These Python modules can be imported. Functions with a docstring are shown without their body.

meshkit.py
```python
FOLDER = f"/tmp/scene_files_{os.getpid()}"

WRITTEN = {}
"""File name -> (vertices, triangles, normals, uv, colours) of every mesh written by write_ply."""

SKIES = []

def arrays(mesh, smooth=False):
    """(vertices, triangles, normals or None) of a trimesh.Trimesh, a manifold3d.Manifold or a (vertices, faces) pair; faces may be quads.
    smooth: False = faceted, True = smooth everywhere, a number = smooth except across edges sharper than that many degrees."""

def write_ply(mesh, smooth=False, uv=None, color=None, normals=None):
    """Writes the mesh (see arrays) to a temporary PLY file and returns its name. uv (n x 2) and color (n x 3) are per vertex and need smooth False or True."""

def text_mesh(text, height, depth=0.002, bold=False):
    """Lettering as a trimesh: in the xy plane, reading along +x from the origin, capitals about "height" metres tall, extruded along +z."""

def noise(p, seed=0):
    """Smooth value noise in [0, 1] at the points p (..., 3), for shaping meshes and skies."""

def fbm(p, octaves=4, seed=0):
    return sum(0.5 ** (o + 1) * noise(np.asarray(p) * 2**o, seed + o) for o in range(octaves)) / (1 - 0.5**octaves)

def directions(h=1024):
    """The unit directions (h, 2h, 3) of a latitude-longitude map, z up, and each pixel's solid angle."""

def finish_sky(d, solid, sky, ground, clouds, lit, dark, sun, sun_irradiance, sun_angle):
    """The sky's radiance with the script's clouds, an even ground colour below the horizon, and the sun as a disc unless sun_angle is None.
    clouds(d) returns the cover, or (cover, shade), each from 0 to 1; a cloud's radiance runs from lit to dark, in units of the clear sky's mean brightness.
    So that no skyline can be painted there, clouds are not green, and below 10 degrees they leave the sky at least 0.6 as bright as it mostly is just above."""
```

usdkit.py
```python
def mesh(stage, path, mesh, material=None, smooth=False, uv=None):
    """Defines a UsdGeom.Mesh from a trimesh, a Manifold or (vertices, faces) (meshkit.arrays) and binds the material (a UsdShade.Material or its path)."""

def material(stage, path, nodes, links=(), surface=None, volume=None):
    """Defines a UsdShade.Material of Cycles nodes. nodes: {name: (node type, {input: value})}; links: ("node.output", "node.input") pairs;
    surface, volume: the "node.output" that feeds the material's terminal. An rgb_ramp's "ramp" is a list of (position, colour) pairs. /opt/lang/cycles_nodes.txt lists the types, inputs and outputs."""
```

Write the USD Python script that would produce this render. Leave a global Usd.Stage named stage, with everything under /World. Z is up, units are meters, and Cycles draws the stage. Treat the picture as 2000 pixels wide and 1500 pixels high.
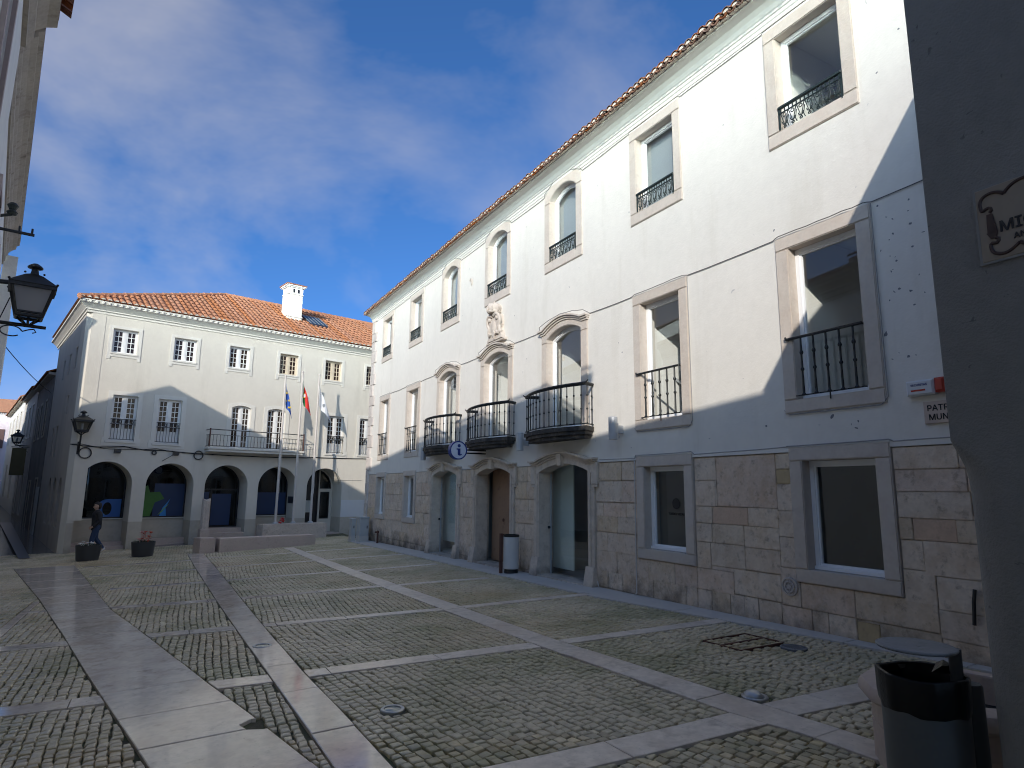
import math, numpy as np, trimesh, usdkit, meshkit
import manifold3d as m3
from shapely.geometry import Polygon, box as sbox, LineString, Point
from shapely.ops import unary_union
from pxr import Usd, UsdGeom, UsdLux, UsdShade, Gf, Sdf, Vt

stage = Usd.Stage.CreateInMemory()
UsdGeom.SetStageUpAxis(stage, UsdGeom.Tokens.z)
UsdGeom.SetStageMetersPerUnit(stage, 1.0)
W = UsdGeom.Xform.Define(stage, '/World').GetPrim()
stage.SetDefaultPrim(W)
UsdGeom.Scope.Define(stage, '/World/Looks')
rng = np.random.default_rng(7)
PI = math.pi
# ------------------------------------------------------------------ camera
CAM_H = 1.8615
yaw, pitch, roll = math.radians(29.1355), math.radians(9.6073), math.radians(0.6153)
cam = UsdGeom.Camera.Define(stage, '/World/camera')
fwd = np.array([math.sin(yaw) * math.cos(pitch), math.cos(yaw) * math.cos(pitch), math.sin(pitch)])
rgt = np.array([math.cos(yaw), -math.sin(yaw), 0.0])
upv = np.cross(rgt, fwd)
r2 = rgt * math.cos(roll) + upv * math.sin(roll)
u2 = -rgt * math.sin(roll) + upv * math.cos(roll)
mat = Gf.Matrix4d(*r2, 0, *u2, 0, *(-fwd), 0, 0, 0, CAM_H, 1)
cam.AddTransformOp().Set(mat)
cam.CreateHorizontalApertureAttr(36.0)
cam.CreateVerticalApertureAttr(27.0)
cam.CreateFocalLengthAttr(36.0 * 1216.92 / 2000)
cam.CreateClippingRangeAttr(Gf.Vec2f(0.05, 3000))
cam.CreateExposureAttr(0.98)
# ------------------------------------------------------------------ sun and sky
SUN = np.array([-0.68, -0.73, 0.39]); SUN /= np.linalg.norm(SUN)
SUN_EL = math.asin(SUN[2]); SUN_ROT = math.atan2(SUN[0], SUN[1])
sun = UsdLux.DistantLight.Define(stage, '/World/sun')
sun.CreateIntensityAttr(0.5)
sun.CreateAngleAttr(0.53)
sun.CreateColorAttr(Gf.Vec3f(1.0, 0.94, 0.86))
sun.GetPrim().CreateAttribute('inputs:normalize', Sdf.ValueTypeNames.Bool).Set(True)
zax = SUN; xax = np.cross([0, 0, 1], zax); xax /= np.linalg.norm(xax); yax = np.cross(zax, xax)
sun.AddTransformOp().Set(Gf.Matrix4d(*xax, 0, *yax, 0, *zax, 0, 0, 0, 50, 1))
dome = UsdLux.DomeLight.Define(stage, '/World/sky')
dome.CreateIntensityAttr(1.0)
sky_m = usdkit.material(stage, '/World/Looks/sky_clouds', {
    'sky': ('sky_texture', {'sky_type': 'single_scattering', 'sun_disc': False, 'sun_elevation': SUN_EL, 'sun_rotation': SUN_ROT, 'air_density': 1.0, 'aerosol_density': 1.9, 'ozone_density': 2.6}),
    'tc': ('texture_coordinate', {}),
    'map': ('mapping', {'scale': (1.0, 1.0, 1.7), 'rotation': (0.0, 0.0, 0.5), 'location': (4.11, 2.19, 1.23)}),
    'n1': ('noise_texture', {'scale': 2.1, 'detail': 9.0, 'roughness': 0.55, 'distortion': 0.25}),
    'n2': ('noise_texture', {'scale': 1.15, 'detail': 3.0, 'roughness': 0.5}),
    'mul': ('math', {'math_type': 'multiply'}),
    'mr': ('map_range', {'from_min': 0.20, 'from_max': 0.39, 'to_min': 0.0, 'to_max': 0.6, 'clamp': True}),
    'white': ('color', {'value': (2.55, 2.42, 2.3)}),
    'lift': ('vector_math', {'math_type': 'add', 'vector2': (0.0, 0.0, 0.3)}), 'nrm': ('vector_math', {'math_type': 'normalize'}),
    'gam': ('gamma', {'gamma': 1.5}),
    'deep': ('mix', {'mix_type': 'multiply', 'fac': 1.0, 'color2': (0.34, 0.475, 0.53)}),
    'cl': ('mix', {'mix_type': 'mix'}),
    'bg': ('background_shader', {'strength': 0.15}),
}, [('tc.generated', 'map.vector'), ('tc.generated', 'lift.vector1'), ('lift.vector', 'nrm.vector1'), ('nrm.vector', 'sky.vector'), ('map.vector', 'n1.vector'), ('map.vector', 'n2.vector'), ('n1.fac', 'mul.value1'), ('n2.fac', 'mul.value2'),
    ('mul.value', 'mr.value'), ('sky.color', 'gam.color'), ('gam.color', 'deep.color1'), 
    ('deep.color', 'cl.color1'), ('white.color', 'cl.color2'), ('mr.result', 'cl.fac'), ('cl.color', 'bg.color')], surface='bg.background')
UsdShade.MaterialBindingAPI.Apply(dome.GetPrim()).Bind(sky_m)
dome.GetPrim().SetCustomDataByKey('kind', 'structure')

# ------------------------------------------------------------------ helpers: prims
_used = {}
def numbered(path):
    k = _used.get(path, -1) + 1
    _used[path] = k
    return path if k == 0 else f'{path}_{k:03d}'
def thing(name, label=None, cat=None, group=None, kind=None, loc=(0, 0, 0), rot=0.0):
    x = UsdGeom.Xform.Define(stage, numbered('/World/' + name))
    if any(loc): x.AddTranslateOp().Set(Gf.Vec3d(*map(float, loc)))
    if rot: x.AddRotateZOp().Set(math.degrees(rot))
    tag(x.GetPrim(), label, cat, group, kind)
    return x.GetPrim()
def tag(p, label=None, cat=None, group=None, kind=None):
    for k, v in (('label', label), ('category', cat), ('group', group), ('kind', kind)):
        if v: p.SetCustomDataByKey(k, v)
    return p
def obj(name, mesh, mat, parent=None, smooth=False, label=None, cat=None, group=None, kind=None):
    base = str(parent.GetPath()) if parent is not None else '/World'
    if isinstance(mesh, MB): mesh = mesh.mesh()
    p = usdkit.mesh(stage, numbered(base + '/' + name), mesh, mat, smooth=smooth).GetPrim()
    return tag(p, label, cat, group, kind)

class Fr:
    """a local frame: (a, b, c) -> o + a*ex + b*ey + c*ez"""
    def __init__(s, o=(0, 0, 0), ex=(1, 0, 0), ey=(0, 1, 0), ez=(0, 0, 1)):
        s.o, s.m = np.array(o, float), np.array([ex, ey, ez], float)
        s.flip = np.linalg.det(s.m) < 0
    def __call__(s, p):
        return np.asarray(p, float) @ s.m + s.o
ID = Fr()
class MB:
    """collects pieces into one mesh"""
    def __init__(s, F=ID): s.v, s.f, s.n, s.F = [], [], 0, F
    def add(s, v, f, F=None):
        F = F or s.F
        f = np.asarray(f, int)
        if f.shape[1] == 4: f = np.vstack([f[:, [0, 1, 2]], f[:, [0, 2, 3]]])
        if F.flip: f = f[:, ::-1]
        v = F(v)
        s.v.append(v); s.f.append(f + s.n); s.n += len(v)
        return s
    def tm(s, t, F=None): return s.add(t.vertices, t.faces, F)
    def mesh(s): return np.vstack(s.v), np.vstack(s.f)
    def box(s, a0, a1, b0, b1, c0, c1, F=None):
        v = [(a, b, c) for a in (a0, a1) for b in (b0, b1) for c in (c0, c1)]
        return s.add(v, [(0, 1, 3, 2), (4, 6, 7, 5), (0, 4, 5, 1), (2, 3, 7, 6), (0, 2, 6, 4), (1, 5, 7, 3)], F)
    def bbox(s, a0, a1, b0, b1, c0, c1, r=0.01, F=None):
        """box with its c1 edges chamfered by r"""
        o = [(a0, b0), (a1, b0), (a1, b1), (a0, b1)]; i = [(a0 + r, b0 + r), (a1 - r, b0 + r), (a1 - r, b1 - r), (a0 + r, b1 - r)]
        v = [(*p, c0) for p in o] + [(*p, c1 - r) for p in o] + [(*p, c1) for p in i]
        f = [(3, 2, 1, 0), (8, 9, 10, 11)]
        for k in range(4):
            j = (k + 1) % 4
            f += [(k, j, j + 4, k + 4), (k + 4, j + 4, j + 8, k + 8)]
        return s.add(v, f, F)
    def ext(s, poly, c0, c1, F=None):
        for g in getattr(poly, 'geoms', [poly]):
            if g.is_empty or g.area < 1e-7: continue
            t = trimesh.creation.extrude_polygon(g, c1 - c0, engine='earcut')
            s.add(t.vertices + [0, 0, c0], t.faces, F)
        return s
    def tube(s, pts, r, n=8, F=None, caps=True):
        p = np.asarray(pts, float); k = len(p)
        r = np.broadcast_to(np.asarray(r, float), (k,))
        t = np.gradient(p, axis=0); t /= np.linalg.norm(t, axis=1, keepdims=True) + 1e-12
        ref = np.array([0, 0, 1.0]) if abs(t[0][2]) < 0.9 else np.array([1.0, 0, 0])
        v, prev = [], None
        for i in range(k):
            a = np.cross(t[i], ref if prev is None else prev)
            if np.linalg.norm(a) < 1e-6: a = np.cross(t[i], [0.3, 0.7, 0.1])
            a /= np.linalg.norm(a); b = np.cross(t[i], a)
            if prev is None: prev = -b if False else np.cross(a, t[i])
            prev = np.cross(a, t[i])
            th = np.arange(n) * 2 * PI / n
            v.append(p[i] + r[i] * (np.outer(np.cos(th), a) + np.outer(np.sin(th), b)))
        v = np.vstack(v)
        f = [(i * n + j, i * n + (j + 1) % n, (i + 1) * n + (j + 1) % n, (i + 1) * n + j) for i in range(k - 1) for j in range(n)]
        if caps:
            v = np.vstack([v, p[0], p[-1]])
            f3 = [(k * n, (j + 1) % n, j, j) for j in range(n)] + [(k * n + 1, (k - 1) * n + j, (k - 1) * n + (j + 1) % n, (k - 1) * n + j) for j in range(n)]
            f3 = [(a, b, c) for a, b, c, _ in f3]
            q = np.array(f); f = np.vstack([q[:, [0, 1, 2]], q[:, [0, 2, 3]], np.array(f3)])
        return s.add(v, f, F)
    def lathe(s, prof, o=(0, 0, 0), n=16, F=None, axis=2):
        """prof: (radius, height) pairs"""
        th = np.arange(n) * 2 * PI / n
        v = []
        for r, h in prof:
            q = np.stack([r * np.cos(th), r * np.sin(th), np.full(n, h)], 1)
            v.append(q)
        v = np.vstack(v)
        if axis == 1: v = v[:, [0, 2, 1]] * [1, 1, -1]
        if axis == 0: v = v[:, [2, 1, 0]] * [1, 1, -1]
        v = v + np.asarray(o, float)
        k = len(prof)
        f = [(i * n + j, i * n + (j + 1) % n, (i + 1) * n + (j + 1) % n, (i + 1) * n + j) for i in range(k - 1) for j in range(n)]
        return s.add(v, f, F)
    def ball(s, o, r, F=None, sub=2):
        t = trimesh.creation.icosphere(subdivisions=sub)
        return s.add(t.vertices * np.asarray(r) + np.asarray(o), t.faces, F)

# ------------------------------------------------------------------ materials
def MAT(name, col, rough=0.7, var=0.12, scale=3.0, bump=0.0, bscale=40.0, metallic=0.0, stain=None, stain_amt=0.0, stain_scale=1.5, rnd=0.0, spec=None, col2=None, streak=False, chips=None, coat=0.0, zdirt=None):
    """principled with two noise scales of tone, optional stains, random tone per object, bump, splash dirt near z0"""
    nodes = {'g': ('geometry', {}), 'n1': ('noise_texture', {'scale': scale, 'detail': 6.0, 'roughness': 0.6}), 'n2': ('noise_texture', {'scale': scale * 9, 'detail': 4.0, 'roughness': 0.6}),
             'avg': ('mix_float', {'fac': 0.45}), 'v': ('map_range', {'from_min': 0.3, 'from_max': 0.7, 'to_min': 1 - var, 'to_max': 1 + var, 'clamp': True}),
             'base': ('mix', {'mix_type': 'mix', 'color1': col, 'color2': col2 or tuple(c * 0.92 for c in col), 'fac': 0.0}),
             'vc': ('combine_color', {}), 'mul': ('mix', {'mix_type': 'multiply', 'fac': 1.0}),
             'p': ('principled_bsdf', {'roughness': rough, 'metallic': metallic, **({'specular_ior_level': spec} if spec is not None else {}), **({'coat_weight': coat, 'coat_roughness': 0.15} if coat else {})})}
    L = [('g.position', 'n1.vector'), ('g.position', 'n2.vector'), ('n1.fac', 'avg.a'), ('n2.fac', 'avg.b'), ('avg.result', 'v.value'), ('v.result', 'vc.r'), ('v.result', 'vc.g'), ('v.result', 'vc.b'),
         ('base.color', 'mul.color1'), ('vc.color', 'mul.color2')]
    if col2 is not None:
        nodes['n3'] = ('noise_texture', {'scale': scale * 2.3, 'detail': 5.0, 'roughness': 0.65})
        nodes['r3'] = ('map_range', {'from_min': 0.42, 'from_max': 0.62, 'to_min': 0.0, 'to_max': 1.0, 'clamp': True})
        L += [('g.position', 'n3.vector'), ('n3.fac', 'r3.value'), ('r3.result', 'base.fac')]
    out = 'mul.color'
    if rnd:
        nodes['oi'] = ('object_info', {}); nodes['ra'] = ('math', {'math_type': 'add'}); nodes['rf'] = ('math', {'math_type': 'fraction'})
        nodes['rv'] = ('map_range', {'to_min': 1 - rnd, 'to_max': 1 + rnd}); nodes['rh'] = ('hsv', {'saturation': 1.0})
        nodes['r7'] = ('math', {'math_type': 'multiply', 'value2': 7.31}); nodes['r8'] = ('math', {'math_type': 'fraction'}); nodes['rs'] = ('map_range', {'to_min': 1 - 1.6 * rnd, 'to_max': 1 + 1.6 * rnd})
        L += [('oi.random', 'ra.value1'), ('g.random_per_island', 'ra.value2'), ('ra.value', 'rf.value1'), ('rf.value', 'rv.value'), ('rv.result', 'rh.value'), (out, 'rh.color'),
              ('rf.value', 'r7.value1'), ('r7.value', 'r8.value1'), ('r8.value', 'rs.value'), ('rs.result', 'rh.saturation')]
        out = 'rh.color'
    if stain is not None:
        nodes['ms'] = ('mapping', {'scale': (1, 1, 0.16) if streak else (1, 1, 1)})
        nodes['sn'] = ('noise_texture', {'scale': stain_scale, 'detail': 7.0, 'roughness': 0.68})
        nodes['sr'] = ('map_range', {'from_min': 0.54, 'from_max': 0.74, 'to_min': 0.0, 'to_max': stain_amt, 'clamp': True})
        nodes['sm'] = ('mix', {'mix_type': 'mix', 'color2': stain})
        L += [('g.position', 'ms.vector'), ('ms.vector', 'sn.vector'), ('sn.fac', 'sr.value'), ('sr.result', 'sm.fac'), (out, 'sm.color1')]
        out = 'sm.color'
    if chips is not None:   # (scale, threshold, colour): small knocks in plaster
        nodes['cn'] = ('noise_texture', {'scale': chips[0], 'detail': 3.0, 'roughness': 0.5, 'distortion': 0.6})
        nodes['cr'] = ('map_range', {'from_min': chips[1], 'from_max': chips[1] + 0.02, 'to_min': 0.0, 'to_max': 0.85, 'clamp': True})
        nodes['cm'] = ('mix', {'mix_type': 'mix', 'color2': chips[2]})
        L += [('g.position', 'cn.vector'), ('cn.fac', 'cr.value'), ('cr.result', 'cm.fac'), (out, 'cm.color1')]
        out = 'cm.color'
    if zdirt is not None:   # (z low, z high, colour, amount): rising damp / splash dirt with a ragged edge
        nodes['zs'] = ('separate_xyz', {}); nodes['zn'] = ('noise_texture', {'scale': 2.2, 'detail': 7.0, 'roughness': 0.7})
        nodes['za'] = ('math', {'math_type': 'multiply_add', 'value2': 1.6, 'value3': -0.8}); nodes['zb'] = ('math', {'math_type': 'add'})
        nodes['zr'] = ('map_range', {'from_min': zdirt[1], 'from_max': zdirt[0], 'to_min': 0.0, 'to_max': zdirt[3], 'clamp': True}); nodes['zm'] = ('mix', {'mix_type': 'mix', 'color2': zdirt[2]})
        L += [('g.position', 'zs.vector'), ('g.position', 'zn.vector'), ('zn.fac', 'za.value1'), ('za.value', 'zb.value1'), ('zs.z', 'zb.value2'), ('zb.value', 'zr.value'), ('zr.result', 'zm.fac'), (out, 'zm.color1')]
        out = 'zm.color'
    L.append((out, 'p.base_color'))
    if bump:
        nodes['bn'] = ('noise_texture', {'scale': bscale, 'detail': 6.0, 'roughness': 0.65}); nodes['b'] = ('bump', {'strength': 1.0, 'distance': bump})
        L += [('g.position', 'bn.vector'), ('bn.fac', 'b.height'), ('b.normal', 'p.normal')]
    return usdkit.material(stage, '/World/Looks/' + name, nodes, L, surface='p.BSDF')
def GLASS(name, tint=(0.97, 0.975, 0.97), f0=0.045, rough=0.0, gl=(0.95, 0.97, 1.0)):
    return usdkit.material(stage, '/World/Looks/' + name, {'lw': ('layer_weight', {'blend': 0.5}), 'pw': ('math', {'math_type': 'power', 'value2': 4.0}), 'sc': ('math', {'math_type': 'multiply_add', 'value2': 0.9, 'value3': f0}),
                           't': ('transparent_bsdf', {'color': tint}), 'g': ('glossy_bsdf', {'roughness': rough, 'color': gl}), 'm': ('mix_closure', {})},
                           [('lw.facing', 'pw.value1'), ('pw.value', 'sc.value1'), ('sc.value', 'm.fac'), ('t.BSDF', 'm.closure1'), ('g.BSDF', 'm.closure2')], surface='m.closure')

K = {}
K['plaster'] = MAT('white_plaster', (0.70, 0.665, 0.60), 0.85, 0.06, 0.7, bump=0.004, bscale=22, stain=(0.56, 0.52, 0.44), stain_amt=0.5, stain_scale=1.5, streak=True, chips=(5.5, 0.735, (0.42, 0.41, 0.40)))
K['cornice'] = MAT('cornice_plaster', (0.69, 0.665, 0.61), 0.85, 0.05, 1.0, stain=(0.55, 0.52, 0.46), stain_amt=0.35, stain_scale=2.0)
K['lime'] = MAT('limestone_surround', (0.565, 0.50, 0.43), 0.75, 0.09, 2.2, bump=0.004, bscale=30, col2=(0.54, 0.465, 0.395), stain=(0.40, 0.36, 0.32), stain_amt=0.5, stain_scale=7, rnd=0.05)
K['door_lime'] = MAT('portal_limestone', (0.60, 0.52, 0.43), 0.75, 0.12, 2.6, bump=0.004, bscale=30, col2=(0.54, 0.46, 0.38), stain=(0.25, 0.20, 0.15), stain_amt=0.65, stain_scale=4, rnd=0.05, zdirt=(-0.15, 0.3, (0.14, 0.125, 0.11), 0.7))
STONE_DIRT = (-0.15, 0.42, (0.07, 0.06, 0.05), 0.9)
sc = [(0.66, 0.55, 0.435), (0.64, 0.53, 0.42), (0.68, 0.575, 0.46), (0.65, 0.525, 0.42), (0.635, 0.52, 0.385), (0.665, 0.56, 0.445)]
for i, c in enumerate(sc):
    K[f'ashlar{i}'] = MAT(f'ashlar_stone_{"abcdef"[i]}', c, 0.85, 0.16, 2.4, bump=0.012, bscale=17, col2=tuple(np.array(c) * (0.90, 0.85, 0.79)), stain=(0.22, 0.17, 0.125), stain_amt=0.8, stain_scale=8.5, rnd=0.05, zdirt=STONE_DIRT)
K['ochre_stone'] = MAT('ochre_stone', (0.46, 0.35, 0.20), 0.8, 0.12, 3, bump=0.005, stain=(0.2, 0.15, 0.1), stain_amt=0.5, stain_scale=8)
K['orange_stone'] = MAT('orange_stone', (0.58, 0.42, 0.30), 0.8, 0.14, 3, bump=0.005, stain=(0.25, 0.18, 0.12), stain_amt=0.5, stain_scale=8)
K['joint'] = MAT('lime_joint', (0.50, 0.42, 0.34), 0.95, 0.2, 5, bump=0.006, zdirt=(-0.25, 0.55, (0.06, 0.05, 0.045), 0.9))
K['quoin'] = MAT('quoin_stone', (0.56, 0.50, 0.45), 0.8, 0.12, 2.4, bump=0.006, bscale=26, stain=(0.2, 0.18, 0.16), stain_amt=0.6, stain_scale=4, rnd=0.1)
K['white_frame'] = MAT('white_aluminium', (0.82, 0.82, 0.81), 0.35, 0.03, 2)
K['iron'] = MAT('black_iron', (0.012, 0.013, 0.013), 0.42, 0.2, 20, bump=0.001, bscale=120)
K['green_iron'] = MAT('green_black_cast_iron', (0.013, 0.022, 0.021), 0.5, 0.2, 20)
K['slab_black'] = MAT('blackened_balcony_stone', (0.05, 0.045, 0.04), 0.8, 0.35, 2.5, bump=0.008, bscale=18, col2=(0.022, 0.021, 0.02), stain=(0.30, 0.25, 0.20), stain_amt=0.45, stain_scale=3)
K['tile'] = MAT('clay_roof_tile', (0.40, 0.165, 0.08), 0.8, 0.14, 3.5, bump=0.003, bscale=60, stain=(0.30, 0.19, 0.11), stain_amt=0.5, stain_scale=1.6, rnd=0.06)
K['tile_dark'] = MAT('weathered_roof_tile', (0.24, 0.10, 0.055), 0.85, 0.25, 4, bump=0.003, bscale=60, stain=(0.10, 0.075, 0.055), stain_amt=0.7, stain_scale=4, rnd=0.25)
K['tile_tip'] = MAT('mortar_tile_end', (0.62, 0.54, 0.45), 0.9, 0.15, 5, rnd=0.12)
K['cream'] = MAT('cream_plaster', (0.61, 0.565, 0.48), 0.85, 0.05, 0.9, bump=0.003, bscale=22, stain=(0.44, 0.40, 0.33), stain_amt=0.5, stain_scale=1.2, streak=True)
K['cream_trim'] = MAT('cream_trim', (0.65, 0.615, 0.54), 0.8, 0.04, 1)
K['tan_base'] = MAT('tan_plinth_plaster', (0.47, 0.42, 0.34), 0.85, 0.1, 1.4, stain=(0.28, 0.25, 0.2), stain_amt=0.4, stain_scale=2, zdirt=(-0.7, 0.0, (0.2, 0.18, 0.14), 0.6))
K['patch'] = MAT('repainted_wall', (0.66, 0.65, 0.63), 0.85, 0.04, 1.0)
K['paint_white'] = MAT('white_window_paint', (0.76, 0.745, 0.71), 0.5, 0.08, 8)
K['paint_cream'] = MAT('worn_cream_paint', (0.62, 0.52, 0.39), 0.6, 0.15, 8)
K['dark_glazing'] = MAT('dark_window_glass', (0.03, 0.018, 0.014), 0.06, 0.1, 3)
K['blind'] = MAT('grey_roller_screen', (0.30, 0.345, 0.355), 0.9, 0.03, 1)
K['interior'] = MAT('interior_paint', (0.86, 0.86, 0.82), 0.9, 0.02, 1)
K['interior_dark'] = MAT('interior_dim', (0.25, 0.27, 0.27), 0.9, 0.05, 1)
K['interior_floor'] = MAT('interior_floor', (0.62, 0.57, 0.50), 0.6, 0.08, 2)
K['screen'] = MAT('frosted_screen', (0.62, 0.72, 0.67), 0.6, 0.04, 1)
K['plywood'] = MAT('plywood_door', (0.30, 0.185, 0.115), 0.7, 0.18, 2.5, bump=0.002, stain=(0.10, 0.055, 0.035), stain_amt=0.7, stain_scale=5)
K['blue'] = MAT('sign_blue', (0.018, 0.04, 0.21), 0.35, 0.03, 3)
K['sign_white'] = MAT('sign_white', (0.62, 0.67, 0.76), 0.35, 0.02, 3)
K['lamp_grey'] = MAT('grey_lamp_metal', (0.42, 0.44, 0.46), 0.45, 0.05, 4, metallic=0.3)
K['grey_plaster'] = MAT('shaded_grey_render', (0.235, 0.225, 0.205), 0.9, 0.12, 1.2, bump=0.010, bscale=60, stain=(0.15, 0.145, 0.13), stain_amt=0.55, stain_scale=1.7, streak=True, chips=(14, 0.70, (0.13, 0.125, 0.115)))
K['street_plaster'] = MAT('old_white_plaster', (0.74, 0.73, 0.67), 0.9, 0.1, 1.2, bump=0.004, stain=(0.36, 0.34, 0.28), stain_amt=0.5, stain_scale=1.2, streak=True)
K['eave_stone'] = MAT('weathered_cornice', (0.42, 0.37, 0.30), 0.9, 0.2, 2.0, bump=0.006, stain=(0.13, 0.10, 0.07), stain_amt=0.8, stain_scale=3.0)
K['eave_pink'] = MAT('pinkish_cornice_band', (0.46, 0.38, 0.34), 0.9, 0.15, 2.0, stain=(0.25, 0.19, 0.16), stain_amt=0.5, stain_scale=3.0)
K['brown_shutter'] = MAT('brown_painted_wood', (0.12, 0.06, 0.05), 0.6, 0.15, 6)
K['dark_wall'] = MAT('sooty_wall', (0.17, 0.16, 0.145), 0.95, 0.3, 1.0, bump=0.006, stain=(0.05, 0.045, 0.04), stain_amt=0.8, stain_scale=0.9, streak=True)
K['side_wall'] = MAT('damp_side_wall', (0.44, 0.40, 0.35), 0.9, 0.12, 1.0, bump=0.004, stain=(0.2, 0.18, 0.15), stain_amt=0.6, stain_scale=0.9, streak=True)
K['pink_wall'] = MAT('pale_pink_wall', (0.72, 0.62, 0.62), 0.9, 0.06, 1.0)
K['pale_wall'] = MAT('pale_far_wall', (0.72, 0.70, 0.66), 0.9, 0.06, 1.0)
K['bench'] = MAT('bench_limestone', (0.47, 0.385, 0.32), 0.75, 0.12, 2.5, bump=0.004, col2=(0.47, 0.37, 0.32), stain=(0.2, 0.16, 0.14), stain_amt=0.4, stain_scale=5, rnd=0.05)
K['rough_stone'] = MAT('rough_quarried_stone', (0.52, 0.44, 0.37), 0.9, 0.2, 3, bump=0.03, bscale=9, stain=(0.2, 0.16, 0.13), stain_amt=0.6, stain_scale=4)
K['pole'] = MAT('worn_white_pole', (0.52, 0.47, 0.42), 0.45, 0.12, 3)
K['steel'] = MAT('brushed_steel', (0.38, 0.39, 0.39), 0.42, 0.05, 6, metallic=0.8)
K['lens'] = MAT('floor_light_glass', (0.20, 0.24, 0.23), 0.12, 0.1, 5)
K['cabinet'] = MAT('grey_cabinet', (0.43, 0.44, 0.43), 0.6, 0.06, 3, stain=(0.25, 0.24, 0.23), stain_amt=0.35, stain_scale=3)
K['bin_grey'] = MAT('dark_grey_bin_paint', (0.075, 0.082, 0.083), 0.45, 0.1, 5, bump=0.001, bscale=80)
K['lid_grey'] = MAT('worn_lid_paint', (0.16, 0.17, 0.185), 0.55, 0.2, 9, bump=0.002, bscale=50, stain=(0.04, 0.04, 0.045), stain_amt=0.6, stain_scale=12)
K['bag'] = MAT('black_plastic_bag', (0.005, 0.005, 0.005), 0.3, 0.1, 5, bump=0.004, bscale=22, spec=0.25)
K['bin_white'] = MAT('light_grey_bin', (0.56, 0.57, 0.56), 0.45, 0.06, 4)
K['soil'] = MAT('black_soil', (0.012, 0.011, 0.009), 0.9, 0.4, 12, bump=0.02, bscale=20)
K['planter_pot'] = MAT('charcoal_planter', (0.035, 0.037, 0.04), 0.5, 0.1, 5)
K['leaf'] = MAT('planter_leaf', (0.05, 0.085, 0.03), 0.6, 0.25, 9, rnd=0.3)
K['red_petal'] = MAT('orange_red_petal', (0.62, 0.08, 0.03), 0.6, 0.15, 12, rnd=0.25)
K['white_petal'] = MAT('white_petal', (0.68, 0.68, 0.66), 0.6, 0.1, 12)
K['flag_blue'] = MAT('flag_blue', (0.02, 0.085, 0.36), 0.75, 0.1, 6)
K['flag_gold'] = MAT('flag_gold', (0.75, 0.52, 0.05), 0.7, 0.05, 6)
K['flag_green'] = MAT('flag_green', (0.02, 0.19, 0.055), 0.75, 0.1, 6)
K['flag_red'] = MAT('flag_red', (0.62, 0.03, 0.025), 0.75, 0.1, 6)
K['flag_white'] = MAT('flag_white', (0.74, 0.74, 0.74), 0.75, 0.06, 6)
K['wreath_red'] = MAT('wreath_red', (0.40, 0.025, 0.02), 0.7, 0.2, 12, rnd=0.2)
K['thin_cable'] = MAT('weathered_thin_cable', (0.10, 0.095, 0.09), 0.7, 0.15, 6)
K['cable'] = MAT('black_cable', (0.018, 0.017, 0.017), 0.6, 0.2, 8)
K['grey_cable'] = MAT('grey_cable', (0.30, 0.29, 0.28), 0.7, 0.15, 6)
K['white_cable'] = MAT('white_cable', (0.55, 0.53, 0.50), 0.6, 0.1, 6)
K['alarm_white'] = MAT('alarm_white', (0.62, 0.62, 0.62), 0.4, 0.03, 6)
K['alarm_red'] = MAT('alarm_red', (0.45, 0.05, 0.03), 0.25, 0.05, 6)
K['plaque'] = MAT('pink_marble_plaque', (0.52, 0.42, 0.35), 0.5, 0.08, 6, stain=(0.40, 0.31, 0.25), stain_amt=0.5, stain_scale=9)
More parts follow.
